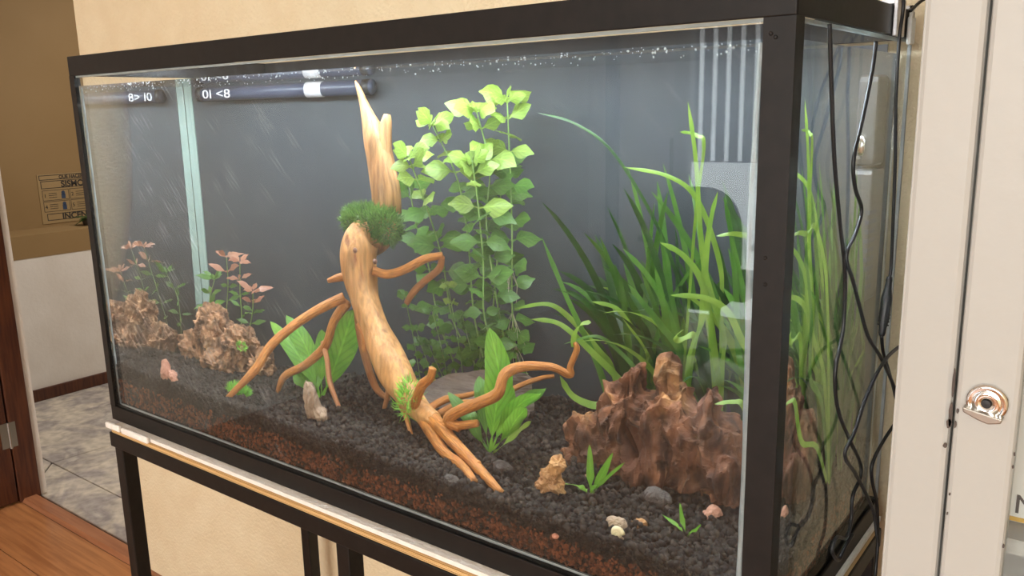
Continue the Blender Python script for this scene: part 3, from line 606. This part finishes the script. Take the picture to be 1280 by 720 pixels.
tufts('moss_clump', M_MOSS, [(W(445, 275, .205), (.020, .022, .014), 1), (W(466, 276, .205), (.026, .026, .016), 1), (W(484, 284, .205), (.018, .024, .020), 1), (W(455, 270, .21), (.024, .02, .012), 1)], 3800, .013, 'dark green moss clump tied round the driftwood trunk', 'moss')
tufts('moss_wisp', M_TURF, [(W(512, 492, .115), (.012, .012, .016), 1), (W(506, 505, .115), (.010, .010, .016), 1)], 260, .016, 'thin light green moss wisp at the driftwood base', 'moss', .0006)
tufts('turf_tuft', M_TURF, [((*on_bed(299, 494).xy, on_bed(299, 494).z+.004), (.020, .014, .006), 1)], 1300, .013, 'bright green turf tuft before the pitted tan rock', 'grass', .0007, 1.0)
tufts('moss_wisp', M_TURF, [(W(302, 433, .205), (.010, .006, .006), 1)], 160, .006, 'speck of bright moss growing on the pitted tan rock', 'moss', .0005)

# ------------------------------------------------------------------ leaves and plants
def ribbon(path, width, prof, side=None, fold=.25, wave=0, seed=0):
    P = [V(p) for p in path]; n = len(P); mb = MB(); mb.uv = []
    for i in range(n):
        t = (P[min(i+1, n-1)]-P[max(i-1, 0)]).normalized(); s = side if side is not None else t.cross(V((0, 0, 1)))
        s = s - t*s.dot(t)
        s = s.normalized() if s.length > 1e-4 else t.orthogonal().normalized(); nn = t.cross(s)
        u = i/(n-1); hw = width*.5*prof(u); wv = wave*math.sin(u*17+seed)
        mb.v += [tuple(P[i]-s*hw+nn*(fold*hw+wv)), tuple(P[i]), tuple(P[i]+s*hw+nn*(fold*hw-wv))]; mb.uv += [(0, u), (.5, u), (1, u)]
    for i in range(n-1):
        a = 3*i; mb.f += [(a, a+1, a+4, a+3), (a+1, a+2, a+5, a+4)]
    return mb
def leafprof(peak=.45):
    def f(u): return max(.04, math.sin(math.pi*u**(math.log(.5)/math.log(peak)))**.8)
    return f
def bladeprof(u): return .75 + .35*math.sin(math.pi*min(1, u*1.2)) if u < .88 else max(.06, 1.0*(1-u)/.12)
LP = (lambda f: (lambda u: max(.04, f(u)**1.45)))(leafprof(.40)); SP = leafprof(.52)
def leaf_from(parent, base, d, up, length, width, m, droop=.3, petiole=.12, fold=.2, wave=.0, name='leaf'):
    d = V(d).normalized(); P = []; n = 7
    for i in range(n+1):
        u = i/n; q = V(base) + d*(length*u) + V((0, 0, -droop*length*u*u)); P.append(q)
    def pr(u): return .08 if u < petiole else LP((u-petiole)/(1-petiole))
    side = d.cross(V(up)); o = ribbon(P, width, pr, side if side.length > .01 else None, fold, wave, random.random()*6).build(name, m, parent, smooth=True); return o
def clampw(p, zmax=WZ-.008):
    ym = .370 if p.x < 1.06 else .370 - .070*max(0, min(1, (p.z-.13)/.12))      # the filter box hangs in the back corner
    return V((min(max(p.x, .02), 1.178), min(max(p.y, .018), ym), min(p.z, zmax)))
def stem_plant(name, label, cat, pts, top_size, mats, nodes, group=None, top_n=6, thick=.0016, roots=(), start=.12, ratio=.62, back=0):
    b0 = V(pts[0]); by_ = max(b0.y, back); pts = [(b0.x, by_, bed(b0.x, by_)-.004), (b0.x, by_, b0.z)] + list(pts[1:])
    c = catmull(pts, 8); root = thing(name, label, cat, pts[0], group)
    MB().tube(c, [thick*(1-.4*i/len(c)) for i in range(len(c))], 7).build('stem', M_STEM, root, smooth=True)
    ang = random.random()*3
    for k in range(nodes):
        u = start + (1-start)*k/(nodes-1); q = V(c[min(len(c)-1, int(u*(len(c)-1)))]); ang += 1.57 + random.uniform(-.3, .3)
        top = k >= nodes-2; sz = top_size*(random.uniform(.75, 1.0) if u > .45 else random.uniform(.55, .8)); m = mats[2] if u > .80 else (mats[1] if u > .48 else (M_LB if random.random() < .04 else mats[0]))
        cnt = top_n if k == nodes-1 else (3 if top else 2)
        for j in range(cnt):
            a = ang + 2*math.pi*j/cnt + random.uniform(-.25, .25); el = random.uniform(.15, .55) if not top else random.uniform(.25, .8)
            d = V((math.cos(a)*math.cos(el), math.sin(a)*math.cos(el), math.sin(el))); l = sz*(.72 if k == nodes-1 and j % 2 else 1)*random.uniform(.85, 1.1)
            e = q + d*l
            if e.y > .368 or e.y < .02 or e.x < .02 or e.x > 1.178: d = V((d.x*.4, d.y*.25, d.z+.4)).normalized()
            leaf_from(root, q, d, (.25, -.72, .62), l, l*ratio, m, random.uniform(.1, .45), .16, random.uniform(.05, .3), .0012)
    for (u, n_) in roots:
        q = V(c[int(u*(len(c)-1))])
        for _ in range(n_):
            e = q + V((random.gauss(0, .008), random.gauss(0, .006), -random.uniform(.02, .05))); MB().tube([q, q.lerp(e, .5)+V((random.gauss(0, .003), 0, .002)), e], [.0006, .0005, .0003], 5).build('root', M_ROOT, root)
    return root
def pts(*a): return [W(*q) for q in a]
G3 = (M_LM, M_LM, M_LY); gl = 'broad leaved stem plants behind the driftwood'
for i, (p_, lab) in enumerate([
    (((640, 458, .31), (640, 380, .31), (640, 290, .305), (637, 200, .30), (634, 128, .29)), 'tallest broad leaved stem with white aerial roots'),
    (((622, 460, .29), (620, 370, .285), (608, 280, .28), (612, 210, .27), (596, 140, .26)), 'tall broad leaved stem leaning beside the rooted tallest stem'),
    (((588, 462, .28), (592, 390, .275), (585, 300, .27), (572, 225, .26), (541, 157, .25)), 'broad leaved stem tipped with a large pale yellow rosette'),
    (((572, 462, .27), (566, 400, .29), (552, 320, .27), (530, 250, .215), (510, 194, .185)), 'broad leaved stem whose tip leans against the pale log'),
    (((604, 465, .26), (606, 400, .255), (604, 330, .25), (598, 260, .24), (590, 200, .235)), 'broad leaved stem with a yellow tip below the taller stems'),
    (((560, 465, .30), (548, 400, .30), (535, 330, .305), (520, 280, .305), (512, 235, .305)), 'short broad leaved stem partly hidden behind the pale log'),
    (((610, 462, .33), (616, 390, .33), (622, 320, .325), (625, 260, .32), (628, 200, .315)), 'broad leaved stem at the back against the slate sheet')]):
    stem_plant('stem_plant', lab, 'plant', pts(*p_), .054 if i < 5 else .048, G3 if i < 5 else (M_LM, M_LM, M_LM), (15, 15, 14, 13, 13, 12, 12)[i], gl, 7 if i < 5 else 4, roots=((.38, 7), (.5, 7), (.28, 5)) if i == 0 else (), ratio=.62, start=.26, back=.325)
gs = 'small round leaved stems at the foot of the stem plants'
for i, (a, b, Y, lab) in enumerate([(560, 358, .24, 'round leaved stem with a bright green rosette near the slate'), (540, 388, .23, 'round leaved stem with crowded small leaves left of the bright rosette stem'), (505, 366, .25, 'round leaved stem ending by the bent driftwood branch tip'), (520, 412, .26, 'low round leaved stem beside the driftwood trunk'),
      (578, 395, .27, 'round leaved stem between slate and bright rosette stem'), (535, 430, .28, 'lowest round leaved stem at the trunk side of the slate'), (650, 440, .33, 'tiny round leaved seedling behind the tall sword leaf'), (600, 420, .30, 'round leaved stem behind the slate slab')]):
    g = W(a+(20 if i < 6 else 0), 462, max(Y+.02, .325)); gz_ = bed(g[0], g[1]); t = W(a, b, Y); mid = ((g[0]*.6+t[0]*.4), (g[1]*.6+t[1]*.4), gz_*.5+t[2]*.5)
    stem_plant('round_leaf_plant', lab, 'plant', [(g[0], g[1], gz_+.012), mid, t], .022, (M_LM, M_LM, M_LY if i == 0 else M_LM), (8, 8, 7, 6, 8, 6, 3, 7)[i], gs, 6, .001, start=.3, ratio=.72)
# bronze plants on the left rock
gr_ = 'bronze tipped stems behind the tan rock'
for i, (p_, lab, nn) in enumerate([
    (((282, 425, .34), (283, 390, .335), (285, 355, .33), (283, 322, .32)), 'bronze tipped narrow leaved stem in the middle of its group', 6),
    (((300, 425, .33), (302, 395, .33), (300, 365, .325), (300, 328, .315)), 'bronze tipped stem with arching red leaves', 6),
    (((308, 425, .32), (313, 405, .315), (316, 385, .31), (316, 365, .305)), 'short bronze tipped stem nearest the sword plant', 5),
    (((265, 425, .34), (262, 400, .34), (262, 375, .34), (268, 350, .335)), 'green narrow leaved stem by the pale corner strip', 5)]):
    stem_plant('bronze_plant', lab, 'plant', pts(*p_), .046, (M_LM, M_LM, M_LR if i < 3 else M_LM), nn, gr_, 7, .0014, start=.35, ratio=.27)
# sword plants
def sword_leaf(root, p_, wpx, m, wave=.0015, face=None):
    c = catmull([W(*q) for q in p_], 6); wid = wpx*pxm(*p_[len(p_)//2])*1.05
    def pr(u): return .10 if u < .22 else SP((u-.22)/.78)
    ribbon(c, wid, pr, V(face) if face else CR, .18, wave, random.random()*6).build('leaf', m, root, smooth=True)
dy1 = on_bed(402, 500).y - .28
s1 = thing('sword_plant', 'bright green broad leaved sword plant below the left driftwood branches', 'plant', tuple(on_bed(402, 500)))
for p_, w_ in ((((400, 502, .28), (414, 470, .285), (430, 425, .295), (442, 388, .30)), 42), (((400, 500, .28), (390, 470, .28), (370, 440, .28), (338, 402, .28)), 24), (((400, 500, .285), (392, 460, .29), (378, 425, .295), (358, 394, .30)), 26),
               (((400, 502, .275), (396, 475, .29), (385, 455, .305), (364, 450, .315)), 30), (((402, 500, .29), (402, 465, .30), (404, 440, .31), (402, 412, .315)), 24), (((402, 502, .285), (412, 475, .29), (422, 450, .30), (424, 415, .31)), 26), (((400, 502, .27), (390, 486, .287), (378, 472, .30), (372, 460, .31)), 26)):
    sword_leaf(s1, tuple((a, b, Y+dy1) for a, b, Y in p_), w_, M_LS)
s2 = thing('sword_plant', 'bright green sword plant with one tall leaf under the arching driftwood branch', 'plant', tuple(on_bed(612, 568)))
yb2 = on_bed(612, 568).y
for p_, w_, m in ((((612, 568, yb2), (617, 530, yb2), (624, 470, yb2+.005), (612, 410, yb2+.01)), 42, M_LS), (((612, 566, yb2), (606, 530, yb2+.01), (602, 490, yb2+.02), (600, 470, yb2+.03)), 22, M_LM), (((612, 566, yb2), (628, 535, yb2+.01), (650, 505, yb2+.01), (676, 492, yb2)), 28, M_LS),
               (((612, 566, yb2), (632, 545, yb2), (645, 525, yb2-.01), (658, 510, yb2-.01)), 26, M_LS), (((614, 568, yb2), (630, 556, yb2-.02), (648, 540, yb2-.03), (664, 526, yb2-.03)), 9, M_LY), (((612, 566, yb2), (598, 545, yb2-.01), (588, 520, yb2-.01), (578, 505, yb2)), 22, M_LM),
               (((612, 566, yb2), (634, 520, yb2+.02), (660, 500, yb2+.03), (683, 485, yb2+.03)), 24, M_LM), (((612, 566, yb2), (625, 535, yb2+.02), (634, 500, yb2+.03), (636, 478, yb2+.04)), 26, M_LS), (((612, 566, yb2), (596, 535, yb2+.02), (578, 512, yb2+.02), (560, 490, yb2+.02)), 20, M_LM)):
    sword_leaf(s2, p_, w_, m)
for (bx, by), lab, LV in (((738, 622), 'small sword plant with upright leaves before the twin peaked rock', [((738, 590), (737, 556), 12), ((752, 595), (766, 566), 13), ((758, 598), (781, 578), 7), ((724, 607), (704, 604), 9), ((742, 608), (748, 606), 9), ((730, 610), (718, 612), 7)]),
                          ((858, 672), 'smallest sword plant of four leaves near the pink brick shard', [((853, 650), (850, 629), 8), ((845, 655), (826, 642), 8), ((868, 664), (876, 656), 8), ((852, 668), (846, 671), 9)])):
    g = on_bed(bx, by); s3 = thing('sword_seedling', lab, 'plant', tuple(g)); y_ = g.y
    for (m_, e, w_) in LV:
        dy = random.uniform(-.012, .012); sword_leaf(s3, ((bx, by, y_), ((bx+m_[0])/2, (by+m_[1])/2-2, y_+dy*.3), (m_[0], m_[1], y_+dy*.7), (e[0], e[1], y_+dy)), w_, M_LS, .0006)
# ribbon grass
gv_ = 'ribbon grass plants at the right end of the aquarium'
GR = []
def ribbon_plant(lab, x, y, blades):
    z = bed(x, y); root = thing('ribbon_grass', lab, 'plant', (x, y, z), gv_); GR.append(root)
    for (az, th0, th1, L_, wd, m) in blades:
        p = V((x+random.gauss(0, .005), y+random.gauss(0, .004), z-.004)); P = [p.copy()]; n = 14
        for i in range(n):
            u = (i+.5)/n; th = th0 + th1*u**1.8; d = V((math.sin(th)*math.cos(az), math.sin(th)*math.sin(az), math.cos(th))); p = clampw(p + d*(L_/n)); P.append(p.copy())
        ribbon(P, wd, bladeprof, V((math.cos(az+1.57), math.sin(az+1.57), 0)).lerp(CR, .6), .15).build('blade', m, root, smooth=True)
spots = [(.915, .335), (.95, .30), (.985, .345), (1.01, .29), (1.03, .335), (1.06, .288), (1.075, .35), (1.10, .31), (1.12, .278), (1.135, .345), (1.15, .29), (1.16, .27), (1.13, .30), (.935, .36), (1.165, .225), (.965, .365)]
names = ['behind the left peak of the big rock', 'against the background sheet above the left peak', 'between the rock peaks and the background sheet', 'directly behind the right rock peak', 'at the back behind the right rock peak', 'just behind the upright rock shoulder', 'at the back behind the rock shoulder', 'beside the grey filter box', 'behind the low end of the big rock', 'in the corner under the grey filter box', 'against the side pane below the filter box', 'against the side pane behind the big rock', 'squeezed between the big rock and the side pane', 'outermost toward the driftwood', 'lowest at the corner post by the big rock', 'pressed to the background sheet']
for k, (x, y) in enumerate(spots):
    bl = []
    for j in range(9 if k not in (13, 14) else 5):
        tall = j < 4
        L_ = random.uniform(.20, .36) if tall else random.uniform(.14, .27); az = random.gauss(math.pi*1.02, .7) if random.random() < .62 else random.uniform(0, 6.28)
        th0 = random.uniform(.02, .22); th1 = random.uniform(.15, .8) if tall else random.uniform(.7, 1.7)
        bl.append((az, th0, th1, L_, random.uniform(.0075, .0115), random.choice((M_LV, M_LVD, M_LVD, M_LVD, M_LVY)) if j > 1 else random.choice((M_LV, M_LVD))))
    ribbon_plant('ribbon grass ' + names[k], x, y, bl)
hero = thing('ribbon_grass', 'ribbon grass with the longest arching blades over the big rock', 'plant', (1.02, .26, bed(1.02, .26)), gv_); GR.append(hero)
for p_, w_, m in [
    (((765, 510, .30), (745, 450, .30), (710, 375, .29), (677, 296, .28)), 9, M_LV), (((860, 400, .30), (830, 300, .29), (770, 195, .27), (720, 155, .26), (672, 141, .26)), 5, M_LVD),
    (((900, 330, .26), (872, 250, .25), (835, 220, .24), (780, 209, .23)), 8, M_LVY), (((895, 450, .24), (880, 360, .23), (855, 320, .22), (825, 303, .21)), 11, M_LVY), (((860, 470, .26), (835, 390, .25), (810, 345, .24), (779, 311, .23)), 10, M_LV),
    (((930, 430, .20), (910, 390, .19), (880, 372, .18), (838, 369, .17)), 11, M_LVY), (((850, 440, .25), (825, 405, .24), (805, 380, .23), (785, 355, .22)), 10, M_LV), (((878, 400, .24), (882, 330, .23), (888, 280, .22), (897, 240, .21)), 13, M_LVY),
    (((960, 290, .16), (935, 294, .15), (915, 292, .14), (895, 295, .14)), 9, M_LVY), (((810, 440, .28), (790, 410, .27), (770, 385, .26), (740, 377, .25)), 8, M_LVY), (((770, 470, .30), (740, 440, .29), (700, 405, .28), (664, 399, .27)), 9, M_LVY),
    (((750, 440, .31), (715, 400, .30), (685, 380, .29), (643, 386, .28)), 8, M_LVY), (((762, 505, .265), (740, 506, .26), (715, 494, .255), (700, 470, .25)), 11, M_LVY), (((717, 434, .14), (718, 420, .14), (726, 406, .14), (739, 403, .14)), 9, M_LVY),
    (((868, 420, .22), (848, 425, .215), (845, 420, .21), (855, 412, .20)), 10, M_LVY), (((950, 560, .14), (930, 508, .13), (915, 502, .13), (893, 505, .13)), 10, M_LVY), (((800, 470, .27), (775, 440, .27), (745, 420, .26), (705, 430, .26)), 6, M_LV),
    (((925, 450, .22), (920, 360, .22), (915, 300, .21), (905, 245, .2)), 10, M_LV), (((905, 420, .24), (880, 330, .24), (870, 200, .23), (860, 128, .22)), 9, M_LVY), (((880, 185, .23), (872, 170, .23), (862, 166, .23), (850, 165, .225)), 6, M_LVY),
    (((845, 400, .27), (835, 350, .27), (830, 320, .265), (826, 290, .26)), 8, M_LV), (((940, 480, .18), (935, 400, .18), (925, 340, .17), (912, 290, .17)), 9, M_LV)]:
    q_ = [V(W(*q)) for q in p_]; rt = min(GR, key=lambda o: (o.location.xy-q_[0].xy).length)
    if p_[0][0] != 717: q_ = [rt.location+V((random.uniform(-.004, .004), random.uniform(-.003, .003), -.004)), rt.location.lerp(q_[0], .5)+V((0, 0, .25*(q_[0].z-rt.location.z)))] + q_     # 717: the blade tip caught on the driftwood twig
    q_ = [clampw(V(c_)) for c_ in catmull(q_, 6)]
    ribbon(q_, w_*pxm(*p_[1])*1.1, bladeprof, CR.lerp(CU, .5), .15).build('blade', m, hero if p_[0][0] == 717 else rt, smooth=True)

# ------------------------------------------------------------------ filter, lamp tube, LED bar
fi = thing('internal_filter', 'grey slotted internal filter box in the back corner', 'filter', (1.125, .345, .27))
B('body', M_FILT, 1.085, 1.165, .318, .372, .27, .425, fi, bevel=.006); B('motor_head', M_FILT, 1.088, 1.160, .322, .372, .428, .53, fi, bevel=.008)
for k in range(9): B('slot', M_TUBE, 1.150, 1.1656, .3175, .345, .285+k*.011, .290+k*.011, fi)
MB().lathe([(.013, 0), (.013, .006), (.010, .009), (.002, .010)], (1.118, .3225, .452), (.2, -1, 0), 20).build('flow_dial', M_CHROME, fi, smooth=True)
lt = thing('submerged_lamp_tube', 'dark submerged lamp tube with pale print below the surface', 'lamp', (.3, .362, .538))
MB().tube([(.06, .362, .5375), (.475, .362, .5385)], .0115, 16).build('tube_body', M_TUBE, lt, smooth=True)
for x in (.335, ): MB().tube([(x, .362, .538), (x+.036, .362, .538)], .0122, 16).build('paper_band', M_PALE, lt, smooth=True)
for x in (.062, .458): MB().tube([(x, .362, .538), (x+.014, .362, .538)], .0126, 16).build('end_cap', M_RUB, lt, smooth=True)
lo = text('print', '0I <8', .021, M_PALE, lt, Matrix.Translation((.082, .3503, .5305)) @ Matrix.Rotation(math.pi/2, 4, 'X'), sx=1.7)
led = thing('led_light_bar', 'slim aluminium LED light bar bridging the top of the aquarium', 'lamp', (.6, .2, .588))
B('housing', M_ALU, .03, 1.17, .15, .235, .597, .609, led, bevel=.002); B('diffuser', M_LED, .04, 1.16, .158, .227, .5955, .5968, led)
for x0, x1 in ((-.004, .03), (1.17, 1.206)): B('arm', M_ALU, x0, x1, .185, .20, .6005, .6065, led); 
B('end_bracket', M_ALU, 1.2005, 1.205, .292, .325, TH-.001, ZT1+.02, led, bevel=.001); B('bracket_arm', M_ALU, 1.12, 1.205, .300, .318, ZT1+.002, ZT1+.006, led)
B('bracket_link', M_ALU, 1.12, 1.135, .2, .318, .600, ZT1+.006, led)
cl = thing('plastic_clip', 'white plastic hose clip hooked on the back rim corner', 'clip', (1.205, .38, .57))
B('plate', M_WHITEP, 1.2006, 1.206, .352, .372, .562, .592, cl, bevel=.002); B('hook', M_WHITEP, 1.188, 1.206, .358, .366, ZT1+.0005, ZT1+.004, cl)
B('clip_stem', M_WHITEP, 1.2012, 1.2045, .358, .366, .592, ZT1+.004, cl)

# ------------------------------------------------------------------ cables
def cable(name, p_, r, label, m=M_RUB):
    return tag(MB().tube(catmull(p_, 8), r, 8).build(name, m, smooth=True), label, 'cable')
def S(px, py, x=1.215): return tuple(plane(px, py, 'x', x))
cable('black_cable', [S(1129, -25), S(1129, 10), S(1124, 50), S(1120, 120), S(1119, 200), S(1117, 260), S(1114, 330), S(1112, 348)], .0018, 'lamp cable hanging straight down to the inline connector')
pc = thing('cable_connector', 'thick ribbed black inline connector on the lamp cable', 'connector', S(1108, 385))
a, b = V(S(1112, 346)), V(S(1102, 420)); d = (b-a)
MB().tube([a+d*t for t in (0, .06, .1, .2, .35, .45, .52, .7, .8, .86, .95, 1)], [.0030, .0036, .0034, .0040, .0058, .0060, .0056, .0058, .0048, .0040, .0038, .0028], 12).build('sleeve', M_RUB, pc, smooth=True)
for t in (.62, .68, .74, .80): MB().tube([a+d*t, a+d*(t+.025)], [.0062, .0062], 12).build('rib', M_RUB, pc)
cable('black_cable', [S(1102, 420), S(1104, 440), S(1110, 460), S(1118, 490), S(1124, 520), S(1128, 545, 1.22)], .0019, 'cable running from the connector behind the cream cabinet')
cable('black_cable', [S(1095, 52, 1.207), S(1090, 90, 1.207), S(1078, 150, 1.208), S(1067, 200, 1.209), S(1069, 235, 1.209), S(1077, 262, 1.209), S(1070, 290, 1.21), S(1058, 320, 1.21), S(1066, 350, 1.21), S(1075, 385, 1.212), S(1085, 420, 1.214), S(1100, 445, 1.218), S(1112, 470, 1.222), S(1124, 500, 1.226)], .0020, 'wavy black cable hanging against the side pane')
cable('black_cable', [S(1140, 425, 1.2298), S(1122, 435, 1.2248), S(1105, 452, 1.2248), S(1085, 490, 1.2228), S(1068, 540, 1.2198), S(1056, 568, 1.2168), S(1068, 590, 1.2168), S(1080, 612, 1.2198), S(1092, 640, 1.2248), S(1096, 670, 1.2298)], .0020, 'black cable looping left then down across the rail')
cable('black_cable', [S(1037, 30, 1.206), S(1039, 100, 1.206), S(1043, 200, 1.206), S(1049, 270, 1.206), S(1056, 340, 1.206), S(1054, 410, 1.206), S(1044, 465, 1.207), S(1047, 510, 1.207), S(1060, 545, 1.208), S(1074, 575, 1.210), S(1076, 595, 1.212), S(1066, 620, 1.212), S(1064, 650, 1.213), S(1058, 672, 1.215), S(1046, 672, 1.215), S(1040, 688, 1.215), S(1048, 700, 1.216), S(1056, 684, 1.217), S(1066, 668, 1.218)], .0020, 'long black cable down the side pane ending in a small coil')
cable('black_cable', [S(1122, 525, 1.225), S(1105, 550, 1.22), S(1091, 578, 1.22), S(1090, 600, 1.22), S(1096, 630, 1.22), S(1097, 680, 1.222), S(1094, 720, 1.225), S(1090, 790, 1.225)], .0020, 'black cable dropping past the plywood edge')
cable('black_cable', [(1.205, .345, .597), (1.215, .375, .612), (1.235, .400, .606), (1.262, .420, .585), (1.285, .436, .55), (1.31, .4385, .45), (1.34, .4385, .1)], .0019, 'black cable arching over the back rim and vanishing behind the cream cabinet')

# ------------------------------------------------------------------ cream metal cabinet
cb = thing('metal_cabinet', 'cream enamelled metal cabinet with a glazed locking door', 'cabinet', (1.8, .18, FLOOR))
CX0, CX1, CY0, CY1, CZ1 = 1.304, 2.30, -.05, .425, 1.05
B('side_panel', M_CAB, CX0, CX0+.012, CY0+.001, CY1, FLOOR, CZ1, cb, bevel=.001); B('side_panel', M_CAB, CX1-.012, CX1, CY0, CY1, FLOOR, CZ1, cb)
B('back_panel', M_CAB, CX0+.012, CX1-.012, CY1-.01, CY1, FLOOR, CZ1, cb); B('top_panel', M_CAB, CX0, CX1, CY0, CY1, CZ1, CZ1+.02, cb)
B('front_stile', M_CAB, CX0, 1.3425, CY0, CY0+.02, FLOOR, CZ1, cb, bevel=.004); B('base_panel', M_CAB, CX0+.012, CX1-.012, CY0+.02, CY1-.01, FLOOR+.05, FLOOR+.07, cb)
for z in (-.40, .178-.012, .62): B('shelf', M_CAB, CX0+.013, CX1-.013, CY0+.04, CY1-.012, z, z+.012, cb)
dd = B('door', M_CAB, 1.3445, 1.3835, CY0-.002, CY0+.020, FLOOR+.02, CZ1-.01, cb, bevel=.0035)
for x0, x1, z0, z1 in ((1.3835, 1.80, FLOOR+.02, FLOOR+.10), (1.3835, 1.80, CZ1-.09, CZ1-.01), (1.80, 1.84, FLOOR+.02, CZ1-.01)): B('door_rail', M_CAB, x0, x1, CY0-.001, CY0+.019, z0, z1, dd)
B('door_glass', M_GLASS, 1.3835, 1.80, CY0+.006, CY0+.010, FLOOR+.10, CZ1-.09, dd)
B('fixed_door', M_CAB, 1.842, CX1, CY0-.001, CY0+.019, FLOOR+.02, CZ1-.01, cb)
lc = plane(1234, 503, 'y', CY0-.002); ax = (0, -1, 0)
lk_ = MB().lathe([(.0138, 0), (.0138, .0012), (.0122, .0030), (.0105, .0036), (.0100, .0026), (.0085, .0040), (.0030, .0046), (.0028, .0020), (.0005, .0020)], lc, ax, 32).build('lock', M_CHROME, dd, smooth=True)
MB().lathe([(.0028, .0), (.0028, .0048), (.0005, .0049)], lc, ax, 14).build('keyhole', M_RUB, dd)
pl_ = [(-.0135, -.003), (.0115, -.0075), (.0105, -.0105), (.003, -.0125), (-.004, -.0105), (-.0130, -.0065)]
MB().prism([(lc.x+a, lc.z+b) for a, b in pl_], 'y', CY0-.0125, CY0-.0035).build('thumb_tab', M_BRASS, dd, bevel=.0008)
for px, py, wx, hz in ((1192, 479, .0011, .012), (1188, 520, .0014, .010), (1186, 530, .0018, .004), (1197, 514, .0009, .002), (1194, 531, .0009, .003), (1181, 557, .0016, .002), (1187, 618, .0006, .0012), (1184, 642, .0006, .0012), (1268, 568, .0008, .0014), (1266, 584, .0007, .0014), (1254, 683, .0008, .0016)):
    c = plane(px, py, 'y', CY0-.0025); n = 9; poly = [(c.x+wx*math.cos(6.28*k/n)*random.uniform(.7, 1.2), c.z+hz*math.sin(6.28*k/n)*random.uniform(.8, 1.1)) for k in range(n)]
    MB().prism(poly, 'y', CY0-.0024, CY0-.0015).build('paint_chip', M_CHIP, cb)
bx_ = tag(B('carton', M_WHITEP, 1.372, 1.62, .02, .25, .178, .30, bevel=.002), 'white carton with grey lettering behind the cabinet glass', 'carton')
t0 = plane(1266, 640, 'y', .0195); text('lettering', 'M', .022, M_FILT, bx_, Matrix.Translation(t0) @ Matrix.Rotation(math.pi/2, 4, 'X'))
B('print_line', M_YEL, 1.376, 1.45, .0192, .0199, t0.z-.007, t0.z-.0035, bx_)

# ------------------------------------------------------------------ office chair (seen reflected in the glass)
chx, chy = -.26, -2.92
ch = thing('office_chair', 'navy office chair standing in the room before the aquarium', 'chair', (chx, chy, FLOOR))
bk = []
for k in range(40):
    t = 2*math.pi*k/40; c_, s_ = math.cos(t), math.sin(t); wx = .225*(1-.14*(s_ > 0)*s_**2); bk.append((chx+wx*math.copysign(abs(c_)**.6, c_), -.16+.29*math.copysign(abs(s_)**.6, s_)))
MB().prism(bk, 'y', chy-.035, chy+.035).build('backrest', M_CHAIR, ch, bevel=.02, seg=3)
MB().prism([(chx-.24, chy-.47), (chx+.24, chy-.47), (chx+.25, chy-.02), (chx-.25, chy-.02)], 'z', FLOOR+.42, FLOOR+.50).build('seat', M_CHAIR, ch, bevel=.03, seg=3)
MB().tube([(chx, chy-.25, FLOOR+.08), (chx, chy-.25, FLOOR+.42)], .028, 12).build('gas_column', M_RUB, ch)
MB().tube([(chx, chy-.2, FLOOR+.43), (chx, chy+.04, FLOOR+.44), (chx, chy+.05, FLOOR+.6)], .02, 10).build('back_support', M_RUB, ch)
for k in range(5):
    a = 2*math.pi*k/5+.3; e = (chx+.29*math.cos(a), chy-.25+.29*math.sin(a)); MB().tube([(chx, chy-.25, FLOOR+.10), (*e, FLOOR+.065)], [.022, .014], 8).build('base_leg', M_RUB, ch)
    MB().lathe([(.026, -.014), (.028, 0), (.026, .014)], (*e, FLOOR+.028), (math.sin(a), -math.cos(a), 0), 14).build('caster', M_RUB, ch)
for s_ in (-1, 1):
    MB().tube([(chx+s_*.25, chy-.12, FLOOR+.45), (chx+s_*.29, chy-.12, FLOOR+.55), (chx+s_*.29, chy-.12, FLOOR+.67)], .015, 8).build('arm_post', M_RUB, ch)
    B('armrest', M_RUB, chx+s_*.29-.03, chx+s_*.29+.03, chy-.28, chy-.02, FLOOR+.67, FLOOR+.70, ch, bevel=.01)

# ------------------------------------------------------------------ potted plant on the corridor ledge
pp = thing('potted_plant', 'dark green leafy plant in a low pot on the corridor ledge', 'plant', (-2.86, 1.39, -.030))
MB().lathe([(.035, 0), (.045, .035), (.040, .035), (.038, .026)], (-2.86, 1.39, -.030), (0, 0, 1), 16).build('pot', M_ROCKD, pp, smooth=True)
for k in range(22):
    a = random.random()*6.28; el = random.uniform(-.1, .9); leaf_from(pp, (-2.86, 1.39, .004), (math.cos(a)*math.cos(el), math.sin(a)*math.cos(el), math.sin(el)), (0, 0, 1), random.uniform(.07, .12), .03, M_LD, .5)
